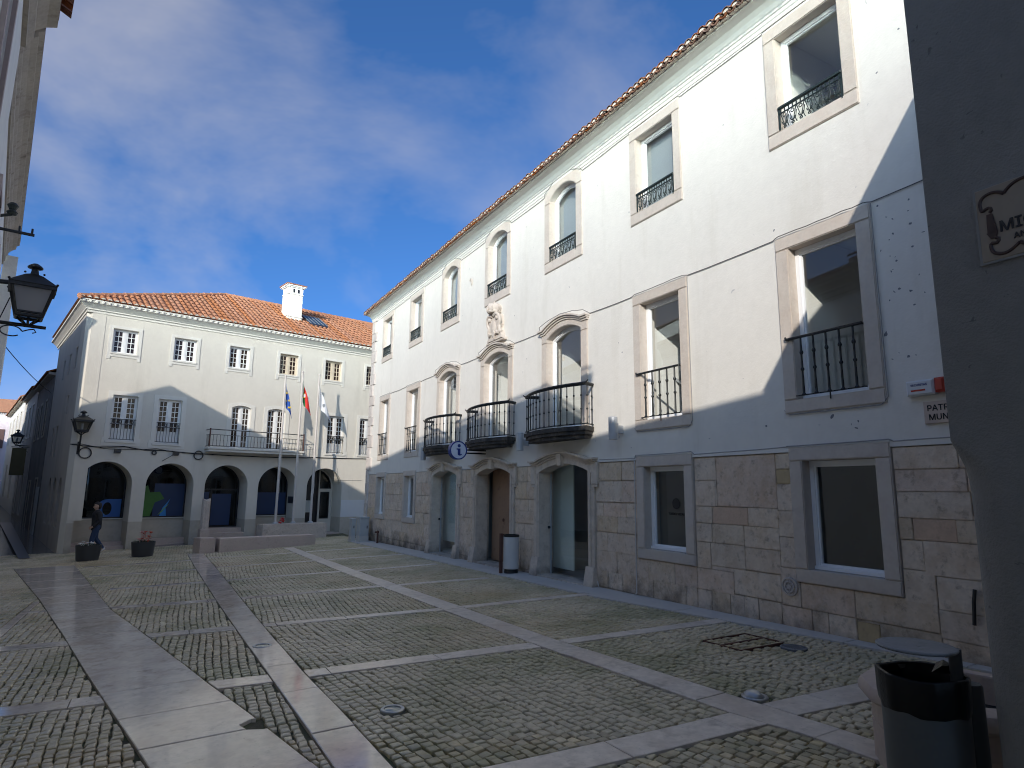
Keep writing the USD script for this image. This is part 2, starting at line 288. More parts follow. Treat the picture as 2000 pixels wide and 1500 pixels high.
K['black_letter'] = MAT('black_letter', (0.015, 0.014, 0.013), 0.6, 0.05, 6)
K['tile_plaque'] = MAT('glazed_tile_plaque', (0.27, 0.225, 0.175), 0.35, 0.06, 6)
K['plaque_brown'] = MAT('plaque_brown_glaze', (0.055, 0.03, 0.025), 0.35, 0.15, 10)
K['grout'] = MAT('plaque_edge_mortar', (0.25, 0.25, 0.235), 0.9, 0.1, 8)
K['skin'] = MAT('skin', (0.45, 0.29, 0.21), 0.6, 0.05, 10)
K['jacket'] = MAT('black_jacket', (0.012, 0.012, 0.014), 0.7, 0.2, 14, bump=0.006, bscale=18)
K['jeans'] = MAT('blue_jeans', (0.02, 0.04, 0.09), 0.8, 0.2, 14, bump=0.005, bscale=22)
K['shoe'] = MAT('white_shoe', (0.6, 0.6, 0.6), 0.6, 0.06, 12)
K['hair'] = MAT('dark_hair', (0.018, 0.013, 0.01), 0.6, 0.2, 30)
K['lantern_glass'] = GLASS('lantern_glass', (0.75, 0.75, 0.73), 0.05, 0.05)
K['frosted'] = usdkit.material(stage, '/World/Looks/milky_lantern_glass', {'d': ('diffuse_bsdf', {'color': (0.55, 0.55, 0.56)}), 't': ('translucent_bsdf', {'color': (0.6, 0.6, 0.6)}), 'm': ('mix_closure', {'fac': 0.5})}, [('d.BSDF', 'm.closure1'), ('t.BSDF', 'm.closure2')], surface='m.closure')
K['glass'] = GLASS('window_glass')
K['shop_glass'] = GLASS('shop_glass', (0.45, 0.5, 0.5))
K['decal_blue'] = MAT('window_print_blue', (0.02, 0.11, 0.34), 0.4, 0.1, 2)
K['decal_navy'] = MAT('window_print_navy', (0.012, 0.035, 0.10), 0.4, 0.1, 2)
K['decal_green'] = MAT('window_print_green', (0.045, 0.16, 0.025), 0.4, 0.2, 2)
K['decal_lime'] = MAT('window_print_lime', (0.14, 0.38, 0.05), 0.4, 0.1, 2)
K['decal_cyan'] = MAT('window_print_cyan', (0.03, 0.22, 0.55), 0.4, 0.1, 2)
K['paper'] = MAT('white_paper', (0.55, 0.6, 0.58), 0.6, 0.06, 8)
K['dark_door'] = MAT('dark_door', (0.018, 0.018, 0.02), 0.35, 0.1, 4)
K['olive_panel'] = MAT('olive_panel', (0.16, 0.14, 0.07), 0.8, 0.15, 3)
K['panel'] = MAT('solar_panel', (0.02, 0.03, 0.05), 0.1, 0.1, 4)
K['rust'] = MAT('rusty_pipe', (0.10, 0.045, 0.03), 0.8, 0.3, 12)
K['ground'] = MAT('ground_earth', (0.16, 0.145, 0.12), 0.9, 0.15, 0.8)
K['mortar'] = MAT('cobble_joint_earth', (0.085, 0.078, 0.052), 0.95, 0.3, 6, bump=0.01, bscale=50, col2=(0.075, 0.09, 0.035))
K['kerb'] = MAT('grey_kerb_concrete', (0.50, 0.47, 0.43), 0.6, 0.10, 2, bump=0.003, bscale=40)
K['gutter'] = MAT('dark_gutter', (0.03, 0.028, 0.026), 0.4, 0.2, 3)

def wet(name, col, col2, rough_dry, rough_wet, rnd, bump, bscale, spec=0.5, moss=None, stain=None, wet_edge=(3.4, 1.2)):
    """paving: damp film where the ground lies low towards the left street (roughness falls with x), moss by position"""
    nodes = {'g': ('geometry', {}), 'oi': ('object_info', {}), 'n1': ('noise_texture', {'scale': 0.9, 'detail': 6.0, 'roughness': 0.62}), 'n2': ('noise_texture', {'scale': 11.0, 'detail': 5.0, 'roughness': 0.65}),
             'ra': ('math', {'math_type': 'add'}), 'rf': ('math', {'math_type': 'fraction'}), 'rv': ('map_range', {'to_min': 1 - rnd, 'to_max': 1 + rnd}),
             'r7': ('math', {'math_type': 'multiply', 'value2': 5.37}), 'r8': ('math', {'math_type': 'fraction'}),
             'm12': ('mix', {'mix_type': 'mix', 'color1': col, 'color2': col2}), 'h': ('hsv', {}),
             'v2': ('map_range', {'from_min': 0.3, 'from_max': 0.7, 'to_min': 0.82, 'to_max': 1.15, 'clamp': True}), 'vc': ('combine_color', {}), 'mul': ('mix', {'mix_type': 'multiply', 'fac': 1.0}),
             'xyz': ('separate_xyz', {}), 'wn': ('noise_texture', {'scale': 0.55, 'detail': 5.0, 'roughness': 0.6}), 'wa': ('math', {'math_type': 'multiply_add', 'value2': 3.6, 'value3': -1.8}), 'wx': ('math', {'math_type': 'add'}),
             'wr': ('map_range', {'from_min': wet_edge[1], 'from_max': wet_edge[0], 'to_min': rough_wet, 'to_max': rough_dry, 'clamp': True}),
             'bn': ('noise_texture', {'scale': bscale, 'detail': 5.0, 'roughness': 0.6}), 'b': ('bump', {'strength': 1.0, 'distance': bump}), 'p': ('principled_bsdf', {'specular_ior_level': spec})}
    L = [('g.position', 'n1.vector'), ('g.position', 'n2.vector'), ('oi.random', 'ra.value1'), ('g.random_per_island', 'ra.value2'), ('ra.value', 'rf.value1'), ('rf.value', 'rv.value'), ('rv.result', 'h.value'),
         ('rf.value', 'r7.value1'), ('r7.value', 'r8.value1'), ('r8.value', 'm12.fac'), ('m12.color', 'h.color'), ('n2.fac', 'v2.value'), ('v2.result', 'vc.r'), ('v2.result', 'vc.g'), ('v2.result', 'vc.b'),
         ('h.color', 'mul.color1'), ('vc.color', 'mul.color2'), ('g.position', 'xyz.vector'), ('g.position', 'wn.vector'), ('wn.fac', 'wa.value1'), ('wa.value', 'wx.value1'), ('xyz.x', 'wx.value2'), ('wx.value', 'wr.value'), ('wr.result', 'p.roughness'),
         ('g.position', 'bn.vector'), ('bn.fac', 'b.height'), ('b.normal', 'p.normal')]
    out = 'mul.color'
    for nm, sp_ in (('moss', moss), ('stain', stain), ('pit', ((0.17, 0.145, 0.12), 0.6, 38.0, 0.62, 0.72) if name.endswith('slab') else None)):
        if sp_ is None: continue
        c, amt, s_, lo, hi = sp_
        nodes[nm + 'n'] = ('noise_texture', {'scale': s_, 'detail': 6.0, 'roughness': 0.65}); nodes[nm + 'r'] = ('map_range', {'from_min': lo, 'from_max': hi, 'to_min': 0.0, 'to_max': amt, 'clamp': True}); nodes[nm + 'm'] = ('mix', {'mix_type': 'mix', 'color2': c})
        L += [('g.position', nm + 'n.vector'), (nm + 'n.fac', nm + 'r.value'), (nm + 'r.result', nm + 'm.fac'), (out, nm + 'm.color1')]
        out = nm + 'm.color'
    L.append((out, 'p.base_color'))
    return usdkit.material(stage, '/World/Looks/' + name, nodes, L, surface='p.BSDF')
K['cobble'] = wet('limestone_cobble', (0.52, 0.415, 0.25), (0.455, 0.395, 0.28), 0.60, 0.20, 0.28, 0.003, 45, 0.42, moss=((0.20, 0.205, 0.095), 0.7, 0.75, 0.44, 0.64), stain=((0.42, 0.31, 0.17), 0.6, 0.30, 0.50, 0.66))
K['slab'] = wet('limestone_paving_slab', (0.65, 0.565, 0.475), (0.62, 0.555, 0.48), 0.36, 0.09, 0.07, 0.0010, 9, 0.5, moss=((0.40, 0.31, 0.25), 0.55, 1.6, 0.46, 0.68), stain=((0.26, 0.215, 0.17), 0.65, 6.0, 0.55, 0.72))

# ================================================================== ground
def zg(x, y):
    y = np.asarray(y, float); x = np.asarray(x, float)
    return 0.032 * np.clip(x, -12, 40) - 0.0159 * np.clip(y, -30, 27.5) + 0.030 * np.clip(y - 29, 0, 80)
def grid_sheet(xs, ys, dz):
    X, Y = np.meshgrid(xs, ys, indexing='ij'); Z = zg(X, Y) + dz
    v = np.stack([X, Y, Z], -1).reshape(-1, 3); n, m = len(xs), len(ys)
    i = np.arange(n - 1)[:, None] * m + np.arange(m - 1)[None]
    i = i.ravel()
    return v, np.stack([i, i + m, i + m + 1, i + 1], 1)
obj('ground', grid_sheet(np.r_[-900, -200, np.linspace(-60, 60, 25), 200, 900], np.r_[-900, -200, np.linspace(-60, 120, 61), 300, 900], -0.16), K['ground'], kind='structure')

# plaza: pale slab strips (traced as plan outlines in metres), cobbles between them
def strip(pts_l, pts_r): return Polygon(pts_l + pts_r[::-1])
WIDE = strip([(-3.3, 22.4), (-1.78, 15.18), (-0.88, 10.55), (-0.45, 8.25), (-0.10, 6.47), (0.12, 5.36), (0.55, 3.2), (0.95, 1.0)], [(-1.9, 22.3), (-0.53, 13.09), (0.08, 10.1), (0.63, 7.27), (0.86, 6.18), (1.14, 4.7), (1.42, 3.2), (1.85, 1.0)])
S1 = strip([(1.03, 23.6), (1.05, 18.5), (1.10, 12.9), (1.14, 10.0), (1.19, 7.0), (1.23, 4.7), (1.29, 1.0)], [(1.50, 23.6), (1.51, 15.0), (1.50, 10.0), (1.52, 7.1), (1.56, 5.7), (1.58, 4.4), (1.66, 1.0)])
S2 = strip([(4.02, 23.6), (4.0, 15.4), (4.10, 9.6), (4.15, 6.66), (4.27, 3.92), (4.37, 3.3), (4.42, 1.0)], [(4.36, 23.5), (4.36, 15.4), (4.44, 9.6), (4.48, 6.7), (4.64, 3.92), (4.68, 3.3), (4.72, 1.0)])
def cross(pu, pl): return Polygon(pu + pl[::-1])
CROSS = [
    cross([(-3.0, 7.9), (-1.08, 7.62), (-0.25, 7.49)], [(-3.0, 7.58), (-1.03, 7.30), (-0.2, 7.20)]),
    cross([(-3.6, 10.95), (-1.6, 10.68), (-0.85, 10.56)], [(-3.6, 10.64), (-1.55, 10.38), (-0.8, 10.24)]),
    cross([(-1.86, 13.78), (-1.4, 13.64)], [(-1.84, 13.56), (-1.4, 13.42)]),
    Polygon([(-1.90, 9.0), (-1.72, 9.0), (-1.74, 14.9), (-1.84, 14.9)]),
    cross([(-0.55, 13.32), (1.12, 13.07)], [(-0.5, 13.06), (1.12, 12.76)]),
    cross([(-0.03, 10.41), (1.15, 10.24)], [(0.06, 10.13), (1.15, 9.92)]),
    cross([(0.60, 7.40), (1.20, 7.30)], [(0.66, 7.07), (1.20, 6.99)]),
    cross([(-0.7, 16.05), (1.08, 15.88)], [(-0.7, 15.80), (1.08, 15.66)]),
    cross([(-1.3, 19.0), (1.06, 18.68)], [(-1.3, 18.76), (1.06, 18.44)]),
    cross([(-1.6, 21.5), (1.06, 21.42)], [(-1.6, 21.28), (1.06, 21.2)]),
    cross([(1.50, 7.25), (3.9, 6.93), (4.17, 6.88)], [(1.50, 6.98), (3.77, 6.69), (4.17, 6.62)]),
    cross([(1.48, 10.13), (4.12, 9.69)], [(1.48, 9.91), (4.12, 9.47)]),
    cross([(1.49, 12.95), (4.06, 12.70)], [(1.49, 12.72), (4.06, 12.48)]),
    cross([(1.49, 15.83), (2.68, 15.77), (4.02, 15.64)], [(1.49, 15.62), (2.68, 15.56), (4.02, 15.43)]),
    cross([(1.49, 18.82), (4.03, 18.56)], [(1.49, 18.62), (4.03, 18.36)]),
    cross([(1.49, 21.75), (4.03, 21.5)], [(1.49, 21.55), (4.03, 21.3)]),
    cross([(4.38, 12.62), (6.3, 12.36)], [(4.38, 12.42), (6.3, 12.16)]),
    cross([(4.34, 15.52), (6.4, 15.46)], [(4.34, 15.32), (6.4, 15.26)]),
    cross([(4.34, 18.57), (6.6, 18.51)], [(4.34, 18.37), (6.6, 18.31)]),
    cross([(4.34, 21.57), (6.6, 21.57)], [(4.34, 21.37), (6.6, 21.37)]),
    cross([(4.42, 9.62), (5.31, 9.55), (6.75, 9.40)], [(4.42, 9.42), (5.31, 9.35), (6.75, 9.19)]),
    cross([(4.44, 6.80), (6.94, 6.55)], [(4.48, 6.58), (6.94, 6.31)]),
    cross([(1.60, 4.16), (2.58, 4.05), (3.71, 3.95), (4.3, 3.92)], [(1.6, 3.80), (2.6, 3.72), (3.32, 3.65), (4.35, 3.58)]),
    cross([(4.60, 3.92), (6.13, 3.78), (7.0, 3.70)], [(4.66, 3.58), (5.46, 3.48), (7.0, 3.36)]),
]
plaza = thing('plaza', kind='structure')
plaza_area = Polygon([(-5.2, 23.5), (7.2, 23.5), (7.2, -1.5), (-0.6, -1.5)])
obj('joint_earth', grid_sheet(np.linspace(-9, 7.6, 20), np.linspace(-4, 30, 40), -0.03), K['mortar'], plaza)
def lay(poly, top, thick, dome=0.0):
    """a flat stone on the sloping ground with a chamfered rim"""
    b = MB(); inner = poly.buffer(-0.006, join_style=2)
    if inner.is_empty or inner.geom_type != 'Polygon': inner = poly
    o = np.array(poly.exterior.coords[:-1]); i = np.array(inner.exterior.coords[:-1])
    if len(o) == len(i):
        n = len(o)
        if Polygon(o).exterior.is_ccw is False: o = o[::-1]
        if Polygon(i).exterior.is_ccw is False: i = i[::-1]
        k = np.argmin(np.linalg.norm(i - o[0], axis=1)); i = np.roll(i, -k, axis=0)
        zo, zi = zg(o[:, 0], o[:, 1]) + top, zg(i[:, 0], i[:, 1]) + top
        v = np.vstack([np.c_[o, zo - thick], np.c_[o, zo - 0.004], np.c_[i, zi]])
        f = []
        for a in range(n):
            c = (a + 1) % n
            f += [(a, c, c + n), (a, c + n, a + n), (a + n, c + n, c + 2 * n), (a + n, c + 2 * n, a + 2 * n)]
        tri = trimesh.creation.triangulate_polygon(Polygon(i), engine='earcut')
        vv = np.c_[tri[0], zg(tri[0][:, 0], tri[0][:, 1]) + top]
        b.add(v, f); b.add(vv, tri[1])
    else:
        t = trimesh.creation.extrude_polygon(poly, thick, engine='earcut'); v = t.vertices.copy(); v[:, 2] += zg(v[:, 0], v[:, 1]) + top - thick; b.add(v, t.faces)
    return b
def cut_strip(poly, along_y, length, jit):
    """the slabs of a strip: cut across every `length` metres"""
    x0, y0, x1, y1 = poly.bounds; out = []; p = (y0 if along_y else x0) + rng.uniform(-length, 0); end = y1 if along_y else x1
    while p < end:
        q = p + length * rng.uniform(1 - jit, 1 + jit); sl = 0.03 * rng.uniform(-1, 1)
        cell = Polygon([(-40, p - sl), (40, p + sl), (40, q + sl), (-40, q - sl)]) if along_y else Polygon([(p - sl, -40), (q - sl, -40), (q + sl, 60), (p + sl, 60)])
        c = poly.intersection(cell)
        for g in getattr(c, 'geoms', [c]):
            if g.area > 0.004: out.append(g)
        p = q
    return out
# the broken corner of the wide strip
BREAK = Polygon([(0.98, 5.92), (0.86, 5.99), (0.76, 5.90), (0.80, 5.76), (0.92, 5.70), (1.1, 5.76)])
slabs = cut_strip(WIDE.difference(BREAK), True, 0.95, 0.25)
for S in (S1, S2): slabs += cut_strip(S, True, 1.0, 0.2)
long_union = unary_union([WIDE, S1, S2])
for c in CROSS: slabs += cut_strip(c.difference(long_union.buffer(0.004)), False, 1.05, 0.2)
placed = 0
for sl in slabs:
    s2 = sl.buffer(-0.004, join_style=2)
    for g in getattr(s2, 'geoms', [s2]):
        if g.is_empty or g.area < 0.003: continue
        obj('paving_slab', lay(g.simplify(0.002), rng.uniform(-0.002, 0.004), 0.05), K['slab'], plaza)
kerb_poly = Polygon([(6.62, 25.0), (6.66, 8.91), (6.93, 6.4), (7.14, 3.93), (7.16, -1.5), (7.34, -1.5), (7.34, 25.0)])
paved = unary_union([long_union] + CROSS)
y0 = -1.5
while y0 < 24.9:
    y1 = y0 + 1.25
    g = kerb_poly.intersection(sbox(0, y0 + .004, 20, min(y1, 24.95) - .004)).difference(paved.buffer(0.004))
    for q in getattr(g, 'geoms', [g]):
        if q.area > 0.02: obj('kerb_stone', lay(q.simplify(0.002), 0.010 + rng.uniform(-0.003, 0.003), 0.06), K['kerb'], plaza)
    y0 = y1
# cobbles
holes = [Point(1.94, 5.54).buffer(0.125, 16), Point(4.74, 4.06).buffer(0.13, 16), Point(6.47, 4.96).buffer(0.15, 16), Polygon([(5.86, 5.80), (5.88, 5.18), (6.58, 5.14), (6.60, 5.76)])]
blocked = unary_union([paved.buffer(0.006), kerb_poly.buffer(0.006)] + holes)
field = Polygon([(-6.3, 28.0), (7.3, 28.0), (7.3, 1.0), (0.4, 1.0), (-1.4, 4.0)]).difference(blocked)
import shapely
cells = []
panels = [g for g in getattr(field, 'geoms', [field]) if g.area > 0.02]
for pn in panels:
    ang = {0: 0.0}.get(0) + rng.normal(0, 0.05)
    if pn.centroid.x > 1.5 and pn.centroid.y < 7: ang += 0.10
    x0, y0, x1, y1 = pn.bounds; cx, cy = pn.centroid.x, pn.centroid.y
    R_ = math.hypot(x1 - x0, y1 - y0) / 2 + 0.3; ca, sa = math.cos(ang), math.sin(ang)
    far = cy > 15
    row = -R_
    while row < R_:
        w = rng.uniform(0.074, 0.094); u = -R_ + rng.uniform(0, 0.1)
        L_ = []
        while u < R_:
            l = rng.uniform(0.072, 0.118); L_.append((u, l)); u += l
        L_ = np.array(L_)
        u0, l = L_[:, 0], L_[:, 1]; n = len(u0); g_ = 0.005
        wob = 0.012 * np.sin(u0 * 2.1 + row * 3) 
        q = np.stack([np.stack([u0 + g_, u0 + l - g_, u0 + l - g_, u0 + g_], 1), np.stack([row + g_ + 0 * u0, row + g_ + 0 * u0, row + w - g_ + 0 * u0, row + w - g_ + 0 * u0], 1) + wob[:, None]], -1)
        q += rng.normal(0, 0.0055, q.shape)
        qx = cx + q[..., 1] * ca - q[..., 0] * sa; qy = cy + q[..., 1] * sa + q[..., 0] * ca
        mx, my = qx.mean(1), qy.mean(1)
        ok = (mx > x0 - .05) & (mx < x1 + .05) & (my > y0 - .05) & (my < y1 + .05)
        if ok.any():
            pts = shapely.points(qx[ok], qy[ok])
            inside = shapely.contains(pn, pts).sum(1)
            keep = np.where(ok)[0][inside >= 4]
            edge = np.where(ok)[0][(inside >= 1) & (inside < 4)]
            for k in keep: cells.append(np.stack([qx[k], qy[k]], 1))
            for k in edge:
                c = Polygon(np.stack([qx[k], qy[k]], 1)).intersection(pn.buffer(-0.004))
                if c.geom_type == 'Polygon' and c.area > 0.0022:
                    c = c.simplify(0.012)
                    e = np.array(c.exterior.coords[:-1])
                    if len(e) == 4: cells.append(e if c.exterior.is_ccw else e[::-1])
                    elif len(e) == 3: cells.append(np.vstack([e, e[2] + (e[0] - e[2]) * 0.02]) if c.exterior.is_ccw else np.vstack([e[::-1], e[0] + (e[2] - e[0]) * 0.02]))
                    elif len(e) > 4:
                        r_ = np.array(c.minimum_rotated_rectangle.exterior.coords[:-1]); cc = r_.mean(0); r_ = cc + (r_ - cc) * 0.9
                        cells.append(r_ if Polygon(r_).exterior.is_ccw else r_[::-1])
        row += w
cells = np.array(cells)
# orientation ccw
ar = 0.5 * ((cells[:, 0, 0] - cells[:, 2, 0]) * (cells[:, 1, 1] - cells[:, 3, 1]) - (cells[:, 1, 0] - cells[:, 3, 0]) * (cells[:, 0, 1] - cells[:, 2, 1]))
cells[ar < 0] = cells[ar < 0][:, ::-1]
def cobble_mesh(c):
    """n cobbles: side walls, a rounded shoulder and a slightly domed top; 17 vertices each"""
    n = len(c); m = c.mean(1, keepdims=True)
    h = rng.uniform(-0.007, 0.002, n) - .008 * (rng.random(n) < .06)
    tilt = rng.normal(0, 0.028, (n, 2))
    def ring(s, dz):
        p = m + (c - m) * s; d = p - m
        return np.dstack([p[..., 0], p[..., 1], zg(p[..., 0], p[..., 1]) + h[:, None] + dz + (d * tilt[:, None]).sum(-1)])
    top = np.dstack([m[..., 0], m[..., 1], zg(m[..., 0], m[..., 1]) + h[:, None] + 0.001])
    v = np.concatenate([ring(1.0, -0.055), ring(1.0, -0.013), ring(0.88, -0.004), ring(0.62, 0.0), top], 1)
    f = []
    for a in range(4):
        b = (a + 1) % 4
        for l in range(3): f += [(l * 4 + a, l * 4 + b, l * 4 + 4 + b), (l * 4 + a, l * 4 + 4 + b, l * 4 + 4 + a)]
        f.append((12 + a, 12 + b, 16))
    f = np.array(f)
    return v.reshape(-1, 3), (f[None] + 17 * np.arange(n)[:, None, None]).reshape(-1, 3)
# the 300 that show largest (nearest to the camera and inside the view) are parts of their own
mc = cells.mean(1); P3 = np.c_[mc, zg(mc[:, 0], mc[:, 1])] - [0, 0, CAM_H]
dep = P3 @ fwd; px = P3 @ r2 / np.maximum(dep, .1) * 1216.92; py = -(P3 @ u2) / np.maximum(dep, .1) * 1216.92
view = (dep > 0.5) & (abs(px) < 990) & (abs(py) < 742)
order = np.argsort(np.where(view, dep, 1e9)); near, rest = order[:300], order[300:]
rest = rest[(dep[rest] > -1)]
for k in near: obj('cobble', cobble_mesh(cells[k:k + 1]), K['cobble'], plaza, smooth=40)
obj('cobbles', cobble_mesh(cells[rest]), K['cobble'], plaza, smooth=False, kind='stuff')
print('cobbles', len(cells), 'slabs', len(slabs))

# ================================================================== the town hall (facade along x = 7.3)
AX = 7.3
FA = Fr((AX, 0, 0), (0, 1, 0), (0, 0, 1), (-1, 0, 0))           # (y along, z up, out towards the square)
Z0, ZS, ZTOP = -0.45, 2.39, 9.02
hall = thing('town_hall', 'long white three-storey town hall with stone ground floor and three balconies', 'building')
def rect(c, hw, z0, z1): return sbox(c - hw, z0, c + hw, z1)
def arched(c, hw, z0, zs, zt, n=18):
    """opening with a segmental head: springs at zs, apex zt"""
    r = ((hw ** 2) + (zt - zs) ** 2) / (2 * (zt - zs)); cz = zt - r; a = math.asin(min(1, hw / r))
    arc = [(c + r * math.sin(t), cz + r * math.cos(t)) for t in np.linspace(a, -a, n)]
    return Polygon([(c - hw, z0), (c + hw, z0)] + arc)
def rounded(p, r=0.03): return p.buffer(-r).buffer(r, 4)
TOPW = [(23.07, .46, .65, 0), (19.94, .48, .67, 0), (17.0, .52, .705, 1), (13.93, .525, .72, 1), (10.85, .515, .74, 1), (7.89, .48, .67, 0), (4.81, .48, .675, 0)]
MIDW = [(23.07, .46, .65, 0), (19.98, .48, .69, 0), (17.02, .63, .90, 1), (13.93, .65, .945, 1), (10.83, .64, .93, 1), (7.88, .48, .68, 0), (4.81, .48, .68, 0)]
GRDW = [(23.17, .43, .56, 0), (20.06, .44, .60, 0), (17.07, .88, 1.14, 1), (14.0, .90, 1.17, 1), (10.88, .90, 1.18, 1), (7.89, .47, .67, 0), (4.81, .48, .67, 0)]
openings, surrounds = [], []
for c, hw, ow, ar in TOPW:
    if ar: openings.append(arched(c, hw, 6.95, 8.42, 8.62)); surrounds.append(arched(c, ow, 6.72, 8.59, 8.84))
    else: openings.append(rect(c, hw, 6.94, 8.42)); surrounds.append(rect(c, ow, 6.73, 8.62))
for c, hw, ow, ar in MIDW:
    if ar: openings.append(arched(c, hw, 3.12, 5.16, 5.33)); surrounds.append(arched(c, ow - .06, 3.10, 5.36, 5.53))
    else: openings.append(rect(c, hw, 3.08, 5.18)); surrounds.append(rect(c, ow, 2.90, 5.37))
gz = [float(zg(7.2, c)) for c, *_ in GRDW]
for (c, hw, ow, ar), g0 in zip(GRDW, gz):
    if ar: openings.append(arched(c, hw, g0 - .05, 2.24, 2.40)); surrounds.append(arched(c, ow - .07, g0 - .1, 2.42, 2.60))
    else: openings.append(rect(c, hw, .90, 2.27)); surrounds.append(rect(c, ow, .73, 2.45))
cut = unary_union([o.buffer(0.09, join_style=2) for o in openings])
YN, YF = 1.66, 25.1
wall = sbox(YN, ZS, YF, ZTOP - .02).difference(cut)
b = MB(FA); b.ext(wall, -0.40, 0.0)
obj('plaster_wall', b, K['plaster'], hall)
b = MB(FA); b.ext(sbox(YN, Z0, YF, ZS - 0.004).difference(cut), -0.40, -0.03)
obj('base_wall', b, K['joint'], hall)
# ashlar blocks, course by course
blocks_mask = unary_union([s.buffer(0.006, join_style=2) for s in surrounds[14:]])
courses = [-0.45, 0.11, 0.41, 0.765, 1.10, 1.39, 1.64, 2.035, ZS - 0.012]
def ashlar(p, mat, proud=None):
    p = rounded(p.buffer(-0.0022, join_style=2), 0.010) if p.area > .01 else p
    for g in getattr(p, 'geoms', [p]):
        if g.is_empty or g.area < 0.004: continue
        c1 = rng.uniform(-0.008, 0.002) if proud is None else proud
        g = g.simplify(0.003); b = MB(FA)
        inner = g.buffer(-0.005, join_style=2)
        b.ext(g, -0.06, c1 - 0.005)
        if inner.geom_type == 'Polygon' and not inner.is_empty: b.ext(inner, c1 - 0.0052, c1)
        obj('ashlar_block', b, mat, hall)
# the panel between the two big windows, block by block
exact = [((7.215, 2.03, 6.77, 2.38), 0), ((6.77, 1.645, 5.715, 2.38), 3), ((5.715, 2.17, 5.47, 2.38), 4), ((5.715, 1.97, 5.47, 2.17), 'o'), ((7.215, 1.64, 6.80, 2.03), 1), ((7.215, 1.39, 6.875, 1.64), 5), ((6.875, 1.39, 6.22, 1.64), 'r'), ((6.22, 1.385, 5.715, 1.645), 0),
         ((7.215, 1.11, 6.89, 1.39), 2), ((6.89, 1.11, 6.30, 1.39), 4), ((6.30, 1.095, 5.715, 1.385), 2), ((7.215, .72, 6.93, 1.11), 0), ((6.93, .78, 6.30, 1.11), 5), ((6.30, .785, 5.715, 1.095), 1), ((7.22, .41, 6.52, .72), 3), ((6.93, .72, 6.30, .78), 3), ((6.52, .43, 5.735, .775), 2),
         ((7.23, -.1, 6.95, .41), 1), ((6.95, -.1, 6.60, .42), 4), ((6.60, -.1, 6.35, .42), 0), ((6.35, -.1, 6.11, .42), 2), ((6.11, -.1, 5.74, .42), 5),
         ((5.715, 1.62, 5.47, 1.97), 0), ((5.715, 1.28, 5.47, 1.62), 5), ((5.715, .89, 5.47, 1.28), 2), ((5.73, .41, 5.44, .89), 1), ((5.74, -.1, 5.30, .41), 3),
         ((4.135, 2.13, 3.46, 2.38), 0), ((4.135, 1.885, 3.40, 2.13), 3), ((4.135, 1.595, 3.38, 1.885), 5), ((4.14, 1.36, 3.985, 1.595), 4), ((3.985, 1.36, 3.545, 1.595), 'r'), ((3.545, 1.36, 3.0, 1.595), 4), ((4.14, 1.04, 3.895, 1.36), 2), ((3.895, 1.0, 3.1, 1.36), 0), ((4.14, .69, 3.795, 1.04), 5), ((3.795, .66, 3.0, 1.0), 2), ((5.44, .41, 4.72, .725), 3), ((4.72, .41, 3.80, .725), 5), ((3.80, .37, 3.0, .66), 1),
         ((5.30, -.1, 5.08, .41), 0), ((5.08, -.1, 4.72, .41), 2), ((4.72, -.02, 4.45, .38), 'o'), ((4.45, -.1, 3.79, .41), 4), ((3.79, -.1, 3.0, .37), 0)]
ex_mask = []
for (ya, za, yb, zb), m in exact:
    p = sbox(min(ya, yb), za, max(ya, yb), zb).difference(blocks_mask); ex_mask.append(sbox(min(ya, yb), za, max(ya, yb), zb))
    ashlar(p, K['ochre_stone'] if m == 'o' else K['orange_stone'] if m == 'r' else K[f'ashlar{m}'])
rest_zone = sbox(YN, Z0, YF, ZS).difference(unary_union(ex_mask).buffer(0.002)).difference(blocks_mask)
for zi in range(len(courses) - 1):
    za, zb = courses[zi] + (rng.uniform(-.015, .015) if 0 < zi else 0), courses[zi + 1]
    y = 2.0
    while y < YF:
        l = rng.uniform(0.38, 0.95)
        if YF - (y + l) < .3: l = YF - y
        p = rest_zone.intersection(sbox(y, za, y + l, zb))
        mi = rng.choice([0, 1, 2, 3, 5, 4], p=[.24, .2, .2, .16, .14, .06])
        ashlar(p, K[f'ashlar{mi}'] if rng.random() > .012 else K['orange_stone'])
        y += l
# window and door surrounds with jambs, lintel and sill as separate stones
def surround(o, s, mat, c1=0.028, depth=0.16):
    ring = s.difference(o)
    x0, z0, x1, z1 = o.bounds; X0, Z0_, X1, Z1 = s.bounds
    pieces = [('sill', sbox(X0 - 1, Z0_ - 1, X1 + 1, z0)), ('lintel', sbox(X0 - 1, z1 - (0.24 if Z1 - z1 < .3 and s.area > 0 and len(o.exterior.coords) > 8 else 0), X1 + 1, Z1 + 1))]
    zl = pieces[1][1].bounds[1]
    pieces += [('jamb', sbox(X0 - 1, z0, (x0 + x1) / 2, zl)), ('jamb', sbox((x0 + x1) / 2, z0, X1 + 1, zl))]
    for nm, cell in pieces:
        g = ring.intersection(cell)
        if g.is_empty or g.area < .005: continue
        g = g.buffer(-0.002, join_style=2)
        b = MB(FA); b.ext(g.buffer(-0.012), c1 - 0.012, c1); b.ext(g, -depth, c1 - 0.0121)
        obj(nm, b, mat, hall)
for k in range(14): surround(openings[k], surrounds[k], K['lime'])
for k in (14, 15, 19, 20): surround(openings[k], surrounds[k], K['lime'], 0.03)
